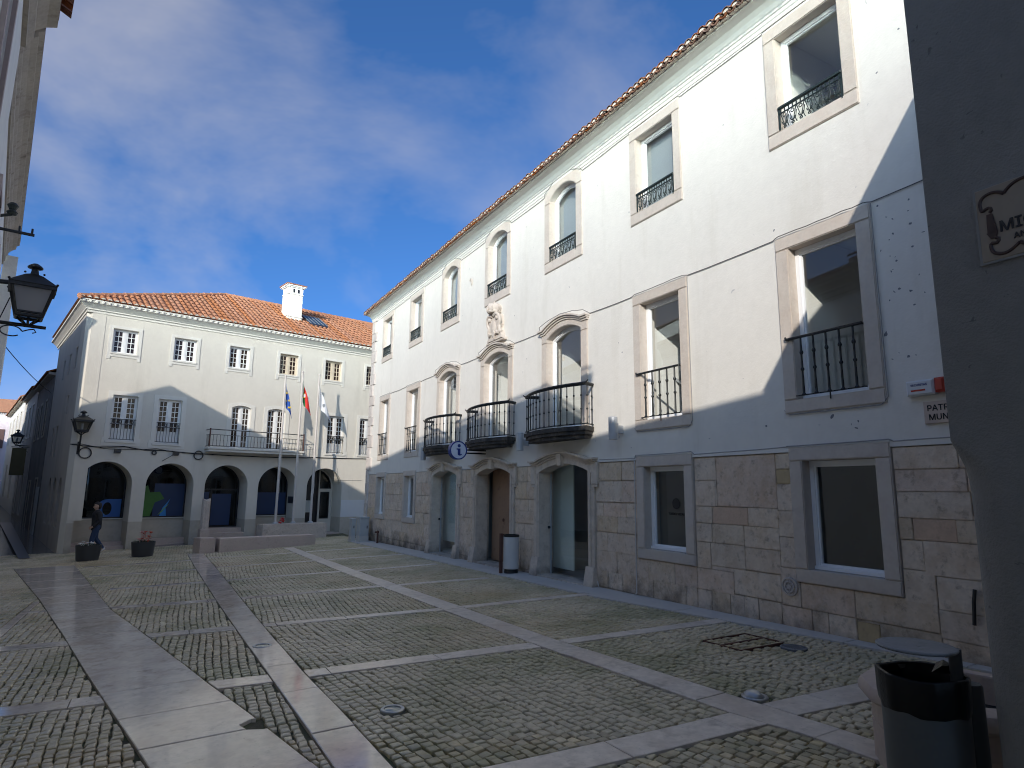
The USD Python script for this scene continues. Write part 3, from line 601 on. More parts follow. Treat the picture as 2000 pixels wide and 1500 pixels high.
# moulded heads above the balcony doors and the three ground-floor portals
def head(c, ow, z_end, z_top, mat, drop, out=0.12):
    n = 28; t = np.linspace(-1, 1, n)
    zc = z_end + (z_top - z_end) * np.cos(np.clip(abs(t) / 0.78, 0, 1) * PI / 2) ** 0.9
    b = MB(FA)
    for k, (o0, o1, dz0, dz1) in enumerate([(-.05, out, 0.0, .035), (-.05, out * .72, -.035, -0.001), (-.05, out * .45, -.075, -.036)]):
        sp = 1 - 0.02 * k
        up = [(c + ow * sp * a, z + dz1) for a, z in zip(t, zc)]; lo = [(c + ow * sp * a, z + dz0) for a, z in zip(t, zc)]
        b.ext(Polygon(lo + up[::-1]), o0, o1)
    obj('cornice_moulding', b, mat, hall)
for c, hw, ow, ar in MIDW:
    if ar: head(c, ow, 5.36, 5.54, K['lime'], 0)
for (c, hw, ow, ar), g0, o in zip(GRDW, gz, openings[14:]):
    if not ar: continue
    head(c, ow + .03, 2.45, 2.61, K['door_lime'], 0, .15)
    s = arched(c, ow - .07, g0 - .1, 2.40, 2.56)
    ring = s.difference(o)
    for sgn in (-1, 1):
        side = sbox(c - 3, -1, c, 2.20) if sgn < 0 else sbox(c, -1, c + 3, 2.20)
        g = ring.intersection(side)
        b = MB(FA); b.ext(g, -0.30, 0.035)
        b.ext(g.intersection(sbox(c + sgn * (hw + .05) - (.0 if sgn > 0 else .06), g0, c + sgn * (hw + .05) + (.06 if sgn > 0 else 0), 2.2)), 0.035, 0.055)
        obj('door_jamb', b, K['door_lime'], hall)
        b = MB(FA); e = c + sgn * (hw + .10)
        b.add([(e - .15, g0 - .1, .0), (e + .15, g0 - .1, .0), (e + .15, g0 - .1, .15), (e - .15, g0 - .1, .15), (e - .13, g0 + .38, .0), (e + .13, g0 + .38, .0), (e + .13, g0 + .38, .075), (e - .13, g0 + .38, .075)], [(0, 1, 2, 3), (4, 7, 6, 5), (0, 4, 5, 1), (1, 5, 6, 2), (2, 6, 7, 3), (3, 7, 4, 0)])
        obj('jamb_foot', b, K['door_lime'], hall)
        b = MB(FA); e = c + sgn * (ow - .05); b.bbox(e - .09, e + .09, 1.98, 2.40, .0, .06, .01); b.bbox(e - .075, e + .075, 1.92, 1.98, .0, .045, .01)
        obj('jamb_block', b, K['door_lime'], hall)
    g = ring.intersection(sbox(c - 3, 2.202, c + 3, 4))
    b = MB(FA); b.ext(g, -0.30, 0.035); obj('door_lintel', b, K['door_lime'], hall)
    b = MB(FA); b.add([(c - .06, 2.36, .03), (c + .06, 2.36, .03), (c + .09, 2.60, .03), (c - .09, 2.60, .03), (c - .06, 2.36, .11), (c + .06, 2.36, .11), (c + .09, 2.60, .13), (c - .09, 2.60, .13)], [(0, 3, 2, 1), (4, 5, 6, 7), (0, 1, 5, 4), (1, 2, 6, 5), (2, 3, 7, 6), (3, 0, 4, 7)])
    obj('keystone', b, K['door_lime'], hall)
    b = MB(FA); b.box(c - hw, c + hw, g0 - .2, g0 + .03, -.38, .10); obj('threshold', b, K['door_lime'], hall)
# glazed windows: white frame with a pane
def glazing(o, mat, fw=0.06, c=-0.20, mull=None):
    b = MB(FA); inner = o.buffer(-fw, join_style=2)
    b.ext(o.difference(inner), c, c + .07)
    b.ext(inner.difference(inner.buffer(-.022, join_style=2)), c + .012, c + .05)
    x0, z0, x1, z1 = o.bounds
    b.box(x0 + .004, x1 - .004, z0 + .004, z0 + .045, c + .07, c + .105)
    w = obj('window', b, K['white_frame'], hall)
    b = MB(FA); b.ext(inner.buffer(-.01, join_style=2), c + .02, c + .026)
    obj('pane', b, mat, w)
    return w
for k, o in enumerate(openings):
    if k < 14: glazing(o, K['glass'])
    elif k in (14, 15, 19, 20): glazing(o, K['glass'], fw=.055)
# grey roller screens drawn behind six of the top windows
for k, o in enumerate(openings[:6]):
    x0, z0, x1, z1 = o.bounds; b = MB(FA); b.box(x0 - .05, x1 + .05, z0 - .05, z1 + .05, -.300, -.292); obj('roller_screen', b, K['blind'], hall)
# rooms behind the facade
b = MB(FA)
b.box(YN, YF, -.5, 9.3, -9.3, -9.0); b.box(YF - .35, YF, -.5, 9.0, -9.0, -.41); b.box(YN, YN + .3, -.5, 9.0, -9.0, -.41)
obj('outer_wall', b, K['plaster'], hall)
b = MB(FA)
for z in (2.62, 5.62): b.box(YN + .3, YF - .36, z, z + .25, -8.99, -.405)
b.box(YN + .3, YF - .36, 8.78, 8.9, -8.99, -.405)
obj('ceiling', b, K['interior'], hall)
b = MB(FA); b.box(YN + .3, YF - .36, -.5, .02, -8.99, -.405)
for z in (2.88, 5.88): b.box(YN + .3, YF - .36, z, z + .02, -8.99, -.405)
obj('floor', b, K['interior_floor'], hall)
b = MB(FA); bd = MB(FA)
for rows, za, zb, dd in ((TOPW, 5.91, 8.77, 3.2), (MIDW, 2.91, 5.61, 2.6)):
    for c, hw, ow, ar in rows:
        b.box(c + hw + .22, c + hw + .32, za, zb, -dd, -.406)
    b.box(YN + .3, YF - .36, za, zb, -dd - .1, -dd - .002)
obj('partition', b, K['interior'], hall)
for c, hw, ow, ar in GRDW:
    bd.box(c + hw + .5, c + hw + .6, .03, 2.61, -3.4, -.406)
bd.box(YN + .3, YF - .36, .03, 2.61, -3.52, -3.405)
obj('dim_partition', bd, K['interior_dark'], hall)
b = MB(FA)   # open doorway and stair rail seen in the upper room
b.box(6.6, 7.35, 2.93, 4.25, -2.58, -2.54); obj('inner_door', b, K['dark_door'], hall)
b = MB(FA); b.tube([(8.6, 3.95, -1.0), (7.2, 3.0, -1.4)], .03, 6)
for t in np.linspace(0, 1, 6): b.tube([(8.6 - 1.4 * t, 3.95 - .95 * t, -1 - .4 * t), (8.6 - 1.4 * t, 2.95 - .0 * t, -1 - .4 * t)], .012, 5)
obj('stair_rail', b, K['lamp_grey'], hall)
# the three portals
D3, D4, D5 = GRDW[2], GRDW[3], GRDW[4]
for (c, hw, ow, ar), g0, o in ((D3, gz[2], openings[16]), (D5, gz[4], openings[18])):
    b = MB(FA); b.ext(o.intersection(sbox(c - 2, g0 + .03, c + 2, 3)).buffer(.02), -.262, -.25)
    w = obj('glass_door', b, K['glass'], hall)
    for x in (c - hw + .02, c + hw - .05):
        b = MB(FA); b.box(x, x + .03, g0 + .03, 2.2, -.275, -.24); obj('door_post', b, K['lamp_grey'], w)
    b = MB(FA); b.box(c + .38 if c < 12 else c - hw + .1, c + hw + 1.4, g0 + .12 if c < 12 else g0 + .34, 2.6, -.55, -.52)
    obj('screen', b, K['screen'], hall)
    b = MB(FA); b.lathe([(0, 0), (.03, 0), (.03, .04), (.0, .05)], (c + hw - .02, g0 + 1.0, -.24), 10); obj('lock', b, K['iron'], w)
c, hw = D4[0], D4[1]; g0 = gz[3]
b = MB(FA)
for k in range(2): b.bbox(c - hw - .05 + k * (hw + .05), c - .004 + k * (hw + .05), g0 + .05, 2.45, -.52, -.47, .004)
dr = obj('wooden_door', b, K['plywood'], hall)
for u, v in ((-.55, 1.75), (-.5, 1.05), (-.15, 1.05), (.3, 1.08), (-.1, .55)):
    b = MB(FA); b.lathe([(0, 0), (.045, 0), (.04, .02), (0, .025)], (c + u, g0 + v, -.472), 9); obj('bolt_plate', b, K['rust'], dr)
# logo sticker on the big ground-floor window
b = MB(FA); b.lathe([(0, 0), (.088, 0), (.088, .003), (0, .003)], (7.80, 1.66, -.168), 28); emb = obj('emblem_sticker', b, K['black_letter'], hall)
def text_on(F, txt, h, a, b_, c, bold=False, flipa=False, slant=0.0):
    t = meshkit.text_mesh(txt, h, 0.003, bold); v = t.vertices.copy()
    if flipa: v[:, 0] *= -1
    f = t.faces[:, ::-1] if flipa else t.faces
    w = v[:, 0].max() - v[:, 0].min()
    m = MB(F); m.add(v + [a, b_, c], f); return m, w
m, w_ = text_on(FA, 'TORRES VEDRAS', .036, 7.98, 1.475, -.168, True, True); obj('lettering', m, K['black_letter'], emb)
# cornice under the eave, the tiled eave
prof = [(0, 8.68), (.012, 8.68), (.012, 8.735), (.03, 8.75), (.03, 8.80), (.05, 8.81), (.05, 8.845), (.07, 8.86), (.10, 8.92), (.16, 8.975), (.24, 9.0), (.30, 9.01), (.30, 9.035), (0, 9.04)]
K['street'] = wet('wet_dark_street', (0.16, 0.15, 0.135), (0.14, 0.135, 0.13), 0.3, 0.12, 0.05, 0.004, 6)
def run(prof, a0, a1, F):
    v = [(a, z, o) for a in (a0, a1) for o, z in prof]; n = len(prof)
    f = [(k, k + 1, n + k + 1, n + k) for k in range(n - 1)] + [(n - 1, 0, n, 2 * n - 1)]
    m = MB(F); m.add(v, np.array(f)[:, ::-1])
    for a, rev in ((a0, 0), (a1, 1)):
        t = trimesh.creation.triangulate_polygon(Polygon([(o, z) for o, z in prof]), engine='earcut')
        m.add([(a, q[1], q[0]) for q in t[0]], t[1])
    return m
obj('cornice', run(prof, YN, YF + .12, FA), K['cornice'], hall)
b = MB(FA)   # roof slopes
def slope(b, a0, a1, o0, z0, o1, z1, th=.05): b.add([(a0, z0, o0), (a1, z0, o0), (a1, z1, o1), (a0, z1, o1), (a0, z0 - th, o0), (a1, z0 - th, o0), (a1, z1 - th, o1), (a0, z1 - th, o1)], [(0, 3, 2, 1), (4, 5, 6, 7), (0, 1, 5, 4), (1, 2, 6, 5), (2, 3, 7, 6), (3, 0, 4, 7)])
slope(b, YN, YF + .2, .28, 9.09, -4.6, 11.3); slope(b, YN, YF + .2, -9.5, 9.09, -4.6, 11.3)
obj('roof', b, K['tile_dark'], hall)
def half_tile(m, a, o0, z0, o1, z1, r, up, F, n=6, th=.012):
    """one curved clay tile from the eave (o0, z0) up the slope"""
    th_ = np.linspace(0, PI, n + 1); v = []
    for (o, z, rr) in ((o0, z0, r), (o1, z1, r * .86)):
        for q in (rr, rr - th):
            for t in th_: v.append((a + q * math.cos(t), z + (1 if up else -1) * q * math.sin(t) * .8, o))
    k = n + 1; f = []
    for j in range(n):
        f += [(j, j + 1, 2 * k + j + 1, 2 * k + j), (k + j, 3 * k + j, 3 * k + j + 1, k + j + 1), (j, k + j, k + j + 1, j + 1)]
    m.add(v, f, F)
y = 2.9; i = 0
while y < YF + .2 and i < 145:
    m = MB(FA); jx = rng.normal(0, .006); oo = .43 + rng.normal(0, .012)
    half_tile(m, y + jx, oo, 9.085 + rng.normal(0, .004), -.1, 9.34, .075, True, FA)
    obj('roof_tile', m, K['tile_dark'], hall, smooth=50)
    m = MB(FA); half_tile(m, y + .08, oo - .02, 9.075, -.1, 9.32, .07, False, FA)
    obj('pan_tile', m, K['tile_dark'], hall, smooth=50)
    m = MB(FA)
    th_ = np.linspace(0, PI, 8); arc = [(y + jx + .062 * math.cos(t), 9.082 + .05 * math.sin(t)) for t in th_]
    m.ext(Polygon(arc), oo - .06, oo - .022); obj('mortar_fill', m, K['tile_tip'], hall)
    y += .16; i += 1
# scalloped mortar under the tiles
m = MB(FA)
k = 0; y = 2.9
while y < YF + .2:
    m.ext(Polygon([(y + .005, 9.037), (y + .155, 9.037), (y + .135, 9.065), (y + .08, 9.072), (y + .025, 9.065)]), .2, .36); y += .16
obj('eave_mortar', m, K['tile_tip'], hall)
# far corner quoins
z = -.45; k = 0
while z < 8.9:
    h = rng.uniform(.34, .5); h = min(h, 8.92 - z)
    wq = .62 if k % 2 else .40
    m = MB(FA); m.bbox(YF - wq if z > ZS else YF - .34, YF + .01, z + .004, z + h - .004, -.3, .045 + rng.uniform(-.008, .008), .014)
    obj('quoin_stone', m, K['quoin'], hall); z += h; k += 1
# bow-fronted balconies
def balcony(c):
    path = [(-1.02, 0.0), (-1.14, .28)] + [(x, .30 + .20 * math.cos(x / 1.0 * PI / 2) ** .8) for x in np.linspace(-.98, .98, 13)] + [(1.14, .28), (1.02, 0.0)]
    sl = Polygon([(c + x * 1.02, o * 1.06) for x, o in path])
    F2 = Fr((AX, 0, 0), (0, 1, 0), (-1, 0, 0), (0, 0, 1))
    m = MB(F2); m.ext(sl, 3.0, 3.085); m.ext(sl.buffer(-.03), 2.93, 3.0); m.ext(sl.buffer(-.075), 2.855, 2.93)
    s_ = obj('balcony_slab', m, K['slab_black'], hall)
    P = [np.array((AX - o, c + x)) for x, o in path]
    m = MB(); zt = 3.92
    top = np.array([(p[0], p[1], zt) for p in P])
    m.tube(top, .026, 8); m.tube(top - [0, 0, .035], .014, 6); m.tube(top * [1, 1, 0] + [0, 0, 3.125], .013, 6)
    for e in (top[0], top[-1]): m.tube([e, e + [.02, 0, 0.0]], .02, 6)
    # short scrolled brackets at the two ends
    for q, sg in ((top[1], -1), (top[-2], 1)): m.tube([q, q + [0, sg * .06, .02], q + [0, sg * .10, .05]], [.02, .015, .008], 6)
    rl = obj('railing', m, K['iron'], hall, smooth=40)
    dd = np.r_[0, np.cumsum(np.linalg.norm(np.diff(top, axis=0), axis=1))]
    for s in np.linspace(.06, dd[-1] - .06, 17):
        x = np.interp(s, dd, top[:, 0]); y = np.interp(s, dd, top[:, 1]); m = MB()
        prof = [(.010, 3.11), (.018, 3.135), (.011, 3.16), (.0105, 3.30), (.011, 3.395), (.021, 3.41), (.021, 3.425), (.011, 3.44), (.0105, 3.66), (.020, 3.675), (.020, 3.69), (.010, 3.71), (.010, 3.90)]
        m.lathe(prof, (x, y, 0), 8); obj('baluster', m, K['iron'], rl, smooth=40)
    m = MB(); top_c = top[len(top) // 2]
    return s_
for k in (2, 3, 4): balcony(MIDW[k][0])
# Juliet railings of the other middle windows
for k in (0, 1, 5, 6):
    c, hw = MIDW[k][0], MIDW[k][1]; m = MB(FA)
    m.bbox(c - hw - .005, c + hw + .09, 3.885, 3.915, .035, .075, .006); m.tube([(c + hw + .07, 3.90, .055), (c + hw + .07, 3.885, -.02)], .016, 6); m.tube([(c + hw + .09, 3.9, .055), (c + hw + .10, 3.935, .06)], [.02, .012], 6)
    m.tube([(c - hw + .0, 3.9, .055), (c - hw + .0, 3.89, -.03)], .014, 6)
    rl = obj('window_railing', m, K['iron'], hall); m = MB(FA)
    m.box(c - hw + .004, c + hw - .004, 3.115, 3.128, .02, .05); m.tube([(c, 3.12, .035), (c, 3.03, .035)], .009, 6); obj('bottom_bar', m, K['iron'], rl)
    for x in np.linspace(c - hw + .12, c + hw - .12, 5):
        m = MB(FA); prof = [(.030, 3.128), (.016, 3.15), (.0165, 3.20), (.013, 3.38), (.0135, 3.44), (.024, 3.455), (.024, 3.47), (.013, 3.49), (.0135, 3.66), (.025, 3.68), (.025, 3.695), (.014, 3.72), (.013, 3.885)]
        m.lathe([(r, z) for r, z in prof], (0, 0, 0), 10, Fr((AX - .042, x, 0)))
        obj('baluster', m, K['iron'], rl, smooth=40)
# low cast-iron guards of the top windows
for c, hw, ow, ar in TOPW:
    m = MB(FA); zb, zt = 6.955, 7.29
    m.bbox(c - hw, c + hw, zt - .02, zt + .015, .0, .045, .005); m.box(c - hw + .003, c + hw - .003, zt - .095, zt - .082, .01, .03)
    m.box(c - hw + .001, c - hw + .022, zb - .05, zt - .02, .01, .03); m.box(c + hw - .022, c + hw - .001, zb, zt - .02, .01, .03)
    for x in np.linspace(c - hw + .04, c + hw - .04, 15): m.box(x - .006, x + .006, zt - .083, zt - .02, .012, .028)
    rl = obj('window_guard', m, K['green_iron'], hall)
    n = 7; wv = (2 * hw - .06) / n
    for j in range(n):
        x0 = c - hw + .03 + j * wv; m = MB(FA)
        m.tube([(x0 + .004, zt - .09, .02), (x0 + wv * .5, zb + .03, .02), (x0 + wv - .004, zt - .09, .02)], .008, 5)
        th = np.linspace(0, 2 * PI, 9); m.tube([(x0 + wv * .5 + .026 * math.cos(t), zt - .135 + .026 * math.sin(t), .02) for t in th], .007, 5)
        m.tube([(x0 + wv * (.5 + .30 * math.cos(t)), zb + .10 + .045 * math.sin(t), .02) for t in np.linspace(-PI, 0, 7)], .008, 5)
        m.tube([(x0 + wv * .5 + .16 * wv * math.cos(t), zb + .02 + .016 * math.sin(t), .02) for t in th], .008, 5)
        m.tube([(x0, zt - .16, .02), (x0 + wv * .2, zb + .06, .02), (x0 + .002, zb + .0, .02)], .007, 5)
        obj('guard_ornament', m, K['green_iron'], rl)
# coat of arms over the middle balcony door
c = 13.86; m = MB(FA)
m.bbox(c - .50, c + .50, 5.58, 5.64, 0, .10, .015); m.add([(c - .42, 5.64, 0), (c + .40, 5.64, 0), (c + .40, 5.64, .12), (c - .42, 5.64, .12), (c - .27, 5.93, 0), (c + .27, 5.93, 0), (c + .25, 5.93, .10), (c - .25, 5.93, .10)], [(0, 1, 2, 3), (4, 7, 6, 5), (0, 4, 5, 1), (1, 5, 6, 2), (2, 6, 7, 3), (3, 7, 4, 0)])
ca = obj('coat_of_arms', m, K['lime'], hall)
m = MB(FA); sh = Polygon([(c - .24, 6.26), (c + .22, 6.26), (c + .26, 6.02), (c + .16, 5.80), (c, 5.68), (c - .17, 5.80), (c - .27, 6.02)]).buffer(.03)
m.ext(sh, 0, .10); m.ext(sh.buffer(-.05), .10, .14); m.ball((c, 5.98, .11), (.15, .19, .07)); obj('shield', m, K['lime'], ca, smooth=40)
m = MB(FA)
def scroll(m, pts, r): 
    p = np.array(pts, float); t = np.linspace(0, 1, len(p)); tt = np.linspace(0, 1, 26)
    m.tube(np.stack([np.interp(tt, t, p[:, k]) for k in range(3)], 1), r, 7)
for sg in (-1, 1):
    scroll(m, [(c + sg * .05, 6.28, .16), (c + sg * .19, 6.31, .17), (c + sg * .31, 6.24, .16), (c + sg * .34, 6.10, .14), (c + sg * .27, 5.98, .12), (c + sg * .30, 5.86, .12), (c + sg * .24, 5.78, .13), (c + sg * .17, 5.84, .14)], .045)
    m.ball((c + sg * .20, 6.20, .15), (.075, .065, .05), sub=1); m.ball((c + sg * .29, 5.83, .10), (.07, .06, .06), sub=1)
st = Polygon([(c - .05 + q * math.cos(PI / 2 + k * PI / 4), 5.78 + q * math.sin(PI / 2 + k * PI / 4)) for k, q in enumerate([.12, .05] * 4)]); m.ext(st, .12, .17)
obj('scrollwork', m, K['lime'], ca, smooth=40)
m = MB(FA)
Fz = Fr((AX - .13, c - .02, 6.34))
m.lathe([(.0, 0), (.17, 0), (.19, .03), (.17, .06), (.20, .12), (.185, .19), (.12, .245), (.05, .262), (0, .265)], (0, 0, 0), 20, Fz)
for k in range(8):
    t = k * PI / 4; m.tube([(.19 * math.cos(t), .19 * math.sin(t), .05), (.21 * math.cos(t), .21 * math.sin(t), .13), (.14 * math.cos(t), .14 * math.sin(t), .235), (0, 0, .27)], .018, 6, Fz)
m.ball((0, 0, .29), .035, Fz, 1); obj('crown', m, K['lime'], ca, smooth=40)
# carved rosette on the base, small plaster face mask
m = MB(FA); m.lathe([(0, .035), (.03, .035), (.035, .02), (.05, .02), (.055, .04), (.075, .04), (.08, .018), (.095, .018), (.10, .035), (.118, .03), (.12, .0)], (5.585, .655, 0), 28)
for k in range(6): t = k * PI / 3; m.tube([(5.585 + .03 * math.cos(t), .655 + .03 * math.sin(t), .03), (5.585 + .055 * math.cos(t + .5), .655 + .055 * math.sin(t + .5), .036), (5.585 + .085 * math.cos(t + .8), .655 + .085 * math.sin(t + .8), .03)], .008, 5)
obj('rosette', m, K['quoin'], hall, smooth=40)
m = MB(FA); m.tube([(15.55 + .07 * math.cos(t), 7.70 + .11 * math.sin(t), .015) for t in np.linspace(.5, 4.2, 12)], .022, 6); m.ball((15.52, 7.76, .01), (.05, .05, .03), sub=1); obj('wall_knob', m, K['lime'], hall)
CHIPS = [(4.04, 5.3), (3.95, 5.12), (3.88, 5.07), (3.68, 5.23), (3.7, 5.1), (3.69, 4.94), (3.56, 4.79), (3.89, 4.89), (3.94, 4.83), (3.69, 4.66), (4.05, 4.73), (3.95, 4.63), (3.89, 4.6), (3.88, 4.55), (3.95, 4.44), (3.93, 4.46), (3.65, 4.31), (3.88, 4.21), (3.94, 4.19), (3.76, 4.15), (4.0, 4.1), (3.73, 3.98), (3.61, 4.09), (4.08, 3.71), (5.5, 5.53), (3.95, 3.46), (3.85, 3.4), (3.77, 3.4), (4.03, 3.4), (4.83, 2.81), (4.59, 2.69), (4.53, 2.64), (4.5, 2.72), (5.82, 2.77), (9.0, 4.6), (12.4, 4.9), (8.9, 4.4), (6.3, 7.6), (3.6, 7.4), (3.9, 7.0), (3.7, 7.9), (8.7, 2.62), (13.0, 6.1)]
for k, (y, z) in enumerate(CHIPS):
    big = .036 if k in (23, 29) else rng.uniform(.010, .022); el = rng.uniform(.35, .9); ro = rng.uniform(0, PI); n = 8
    p_ = [(y + big * q * (math.cos(t) * math.cos(ro) - el * math.sin(t) * math.sin(ro)), z + big * q * (math.cos(t) * math.sin(ro) + el * math.sin(t) * math.cos(ro))) for t, q in zip(np.linspace(0, 2 * PI, n, endpoint=False), rng.uniform(.6, 1.2, n))]
    m = MB(FA); m.ext(Polygon(p_).buffer(0), .0005, .002); obj('plaster_chip', m, K['lid_grey'], hall)
# cables pinned along the surrounds
def along(pts, r, mat, name, F=FA, parent=hall, sag=0.0, label=None):
    p = np.array(pts, float); out = []
    for a, b_ in zip(p[:-1], p[1:]):
        n = max(2, int(np.linalg.norm(b_ - a) / .35)); t = np.linspace(0, 1, n, endpoint=False)
        q = a + (b_ - a) * t[:, None]; q[:, 1] -= sag * np.linalg.norm(b_ - a) * 4 * t * (1 - t); q[:, 1] += rng.normal(0, .003, n); out.append(q)
    out.append(p[-1:]); m = MB(F); m.tube(np.vstack(out), r, 5); return obj(name, m, mat, parent)
pts = []
for c, hw, ow, ar in sorted(MIDW, key=lambda w: -w[0]):
    z = 5.385; pts += [(c + ow + .03, z - .01 + (.02 if ar else 0), .015)]
    pts += [(c + ow * s, z + (.20 * math.cos(s * 1.25) if ar else .0) + .012, .03 if not ar else .10) for s in (.9, .5, 0, -.5, -.9)]
    pts += [(c - ow - .03, z - .01 + (.02 if ar else 0), .015)]
along(pts + [(3.2, 5.40, .015)], .0065, K['thin_cable'], 'cable', sag=.008)
pts = []
for c, hw, ow, ar in sorted(TOPW, key=lambda w: -w[0]):
    z = 8.605 if ar else 8.63; pts += [(c + ow + .02, z, .012)] + [(c + ow * s, z + (.235 * math.cos(s * 1.35) if ar else 0) + .01, .035) for s in (.95, .5, 0, -.5, -.95)] + [(c - ow - .02, z, .012)]
along(pts + [(3.0, 8.62, .012)], .006, K['thin_cable'], 'cable', sag=.003)
along([(9.62, 2.44, .01), (8.6, 2.43, .01), (8.55, 2.475, .035), (7.22, 2.48, .035), (7.18, 2.44, .01), (5.52, 2.46, .01), (5.47, 2.47, .035), (4.14, 2.475, .035), (4.1, 2.45, .01), (3.0, 2.47, .01)], .008, K['grey_cable'], 'cable', sag=.004)
along([(9.70, .20, .03), (9.62, .06, .05), (8.75, .06, .04), (8.60, .14, .03), (8.60, 2.4, .02)], .010, K['white_cable'], 'cable')
for k in (5, 6):   # cable slack under and beside these two windows
    c, hw, ow, _ = MIDW[k]; along([(c - ow - .02, 5.36, .02), (c - ow - .025, 2.97, .02), (c - ow + .06, 2.885, .02), (c + ow - .06, 2.885, .02), (c + ow + .01, 2.95, .02)], .007, K['grey_cable'], 'cable')
m = MB(FA); m.box(YN, 9.72, ZS + .001, ZS + .075, .0, .012); obj('plaster_ledge', m, K['cornice'], hall)
along([(3.42, .92, .03), (3.43, .80, .05), (3.45, .57, .045)], .018, K['cable'], 'hanging_hose')

# ================================================================== the cream building across the end of the square
BY = math.radians(12.2008); BO = np.array([0, 27.916, 0])
dv = np.array([math.cos(BY), math.sin(BY), 0]); nb = np.array([math.sin(BY), -math.cos(BY), 0]); vv = -nb
FB = Fr(BO, dv, (0, 0, 1), nb)                                    # (along, up, out)
FS = Fr(BO - 2.95 * dv, vv, (0, 0, 1), -dv)                       # its flank on the left street: (back along the street, up, out)
cb = thing('cream_building', 'cream arcaded building with orange tiled hip roof closing the square', 'building')
TOPB = [-1.65, .455, 2.58, 4.725, 6.87, 9.0]
MIDB = [(-1.42, .415, 3.50, 5.22, 0), (.12, .42, 3.48, 5.22, 0), (2.85, .40, 3.44, 5.24, 1), (4.35, .40, 3.44, 5.24, 1), (7.14, .41, 3.40, 5.16, 0), (8.78, .41, 3.40, 5.16, 0)]
ARCH = [-1.74, .40, 2.50, 4.62, 6.77]; AR = .84
def arch_poly(c, z0, r=AR, zs=1.885): return Polygon([(c - r, z0), (c + r, z0)] + [(c + r * math.cos(t), zs + r * 1.0 * math.sin(t)) for t in np.linspace(0, PI, 28)])
D0, D1 = -2.95, 14.0
ob = [rect(c, .42, 6.82, 7.75) for c in TOPB]
for c, hw, z0, z1, ar in MIDB: ob.append(arched(c, hw, z0, z1 - .10, z1) if ar else rect(c, hw, z0, z1))
oa = [arch_poly(c, -1.2) for c in ARCH]
wallb = sbox(D0 + .16, .52, D1, 8.30).difference(unary_union(ob)).difference(unary_union(oa))
b = MB(FB); b.ext(wallb, -.30, 0); b.ext(sbox(D0 + .3, .52, D1, 3.25).difference(unary_union(oa)), -1.0, -.301); obj('facade_wall', b, K['cream'], cb)
for g in sbox(D0 + .16, -1.2, D1, .517).difference(unary_union(oa)).geoms:
    b = MB(FB); b.ext(g, -1.0, .006); obj('plinth', b, K['tan_base'], cb)
b = MB(FB); b.ext(sbox(7.62, .53, 9.6, 1.30), .001, .006); obj('wall_patch', b, K['patch'], cb)
b = MB()   # chamfered corner between facade and flank
q0, q1 = FB((D0 + .16, 0, 0)), FS((.16, 0, 0))
b.add([(*q0[:2], -1.2), (*q1[:2], -1.2), (*q1[:2], 8.3), (*q0[:2], 8.3)], [(0, 3, 2, 1)])
obj('corner_wall', b, K['cream'], cb)
b = MB(FB); b.box(D0 + .165, D0 + .60, .6, 8.25, .0, .012); obj('corner_pilaster', b, K['cream'], cb)
# flank wall with its small windows and arches
so = [rect(t, .28, 6.3, 7.15) for t in (1.7, 3.6, 5.4)] + [rect(t, .25, 4.6, 5.35) for t in (2.6,)] + [rect(t, .32, 3.0, 4.3) for t in (5.0, 6.4)] + [Polygon([(t - .45, .3), (t + .45, .3)] + [(t + .45 * math.cos(a), 1.6 + .55 * math.sin(a)) for a in np.linspace(0, PI, 14)]) for t in (1.6, 3.3, 5.0)]
b = MB(FS); b.ext(sbox(.16, -1.2, 8.5, 8.3).difference(unary_union(so)), -.35, 0); obj('flank_wall', b, K['side_wall'], cb)
for o in so:
    b = MB(FS); b.ext(o.difference(o.buffer(-.05)), -.2, -.15); w = obj('flank_window', b, K['paint_white'], cb)
    b = MB(FS); b.ext(o.buffer(-.04), -.19, -.18); obj('pane', b, K['dark_glazing'], w)
b = MB(FB); b.box(D0 + .4, D1, -1, 8.3, -8.3, -8.0); b.box(D1 - .3, D1, -1, 8.3, -8.0, -.31); obj('outer_wall', b, K['cream'], cb)
# cornice: stepped cove along the front and round the corner
pb = [(0, 8.22), (.03, 8.22), (.03, 8.30), (.08, 8.32), (.08, 8.36), (.14, 8.42), (.23, 8.50), (.30, 8.535), (.30, 8.60), (0, 8.60)]
ob_ = np.array(pb)
m = MB()
line = [np.r_[(FS((9.0, 0, 0)))[:2]], np.r_[FS((0, 0, 0))[:2]], np.r_[FB((D1, 0, 0))[:2]]]
nS, nF = -dv[:2], nb[:2]; nC = (nS + nF)
V = []
for p, n_ in zip(line, (nS, nC, nF)):
    V += [(p[0] + o * n_[0], p[1] + o * n_[1], z) for o, z in pb]
n = len(pb); f = []
for s_ in range(2):
    for k in range(n - 1): f.append((s_ * n + k, s_ * n + k + 1, (s_ + 1) * n + k + 1, (s_ + 1) * n + k))
m.add(V, f); obj('cornice', m, K['cream_trim'], cb)
m = MB(FB); m.ext(sbox(D0 - .3, 8.601, D1, 8.64), .10, .34); m2 = obj('eave_board', m, K['cream_trim'], cb)
for k in range(60):   # dentil-like tile ends in the cove
    d = D0 - .2 + k * .2
    if d > 9.5: break
    m = MB(FB); m.lathe([(0, 0), (.055, 0), (.05, .05), (0, .06)], (d, 8.575, .29), 8); obj('eave_tile_end', m, K['cream_trim'], cb)
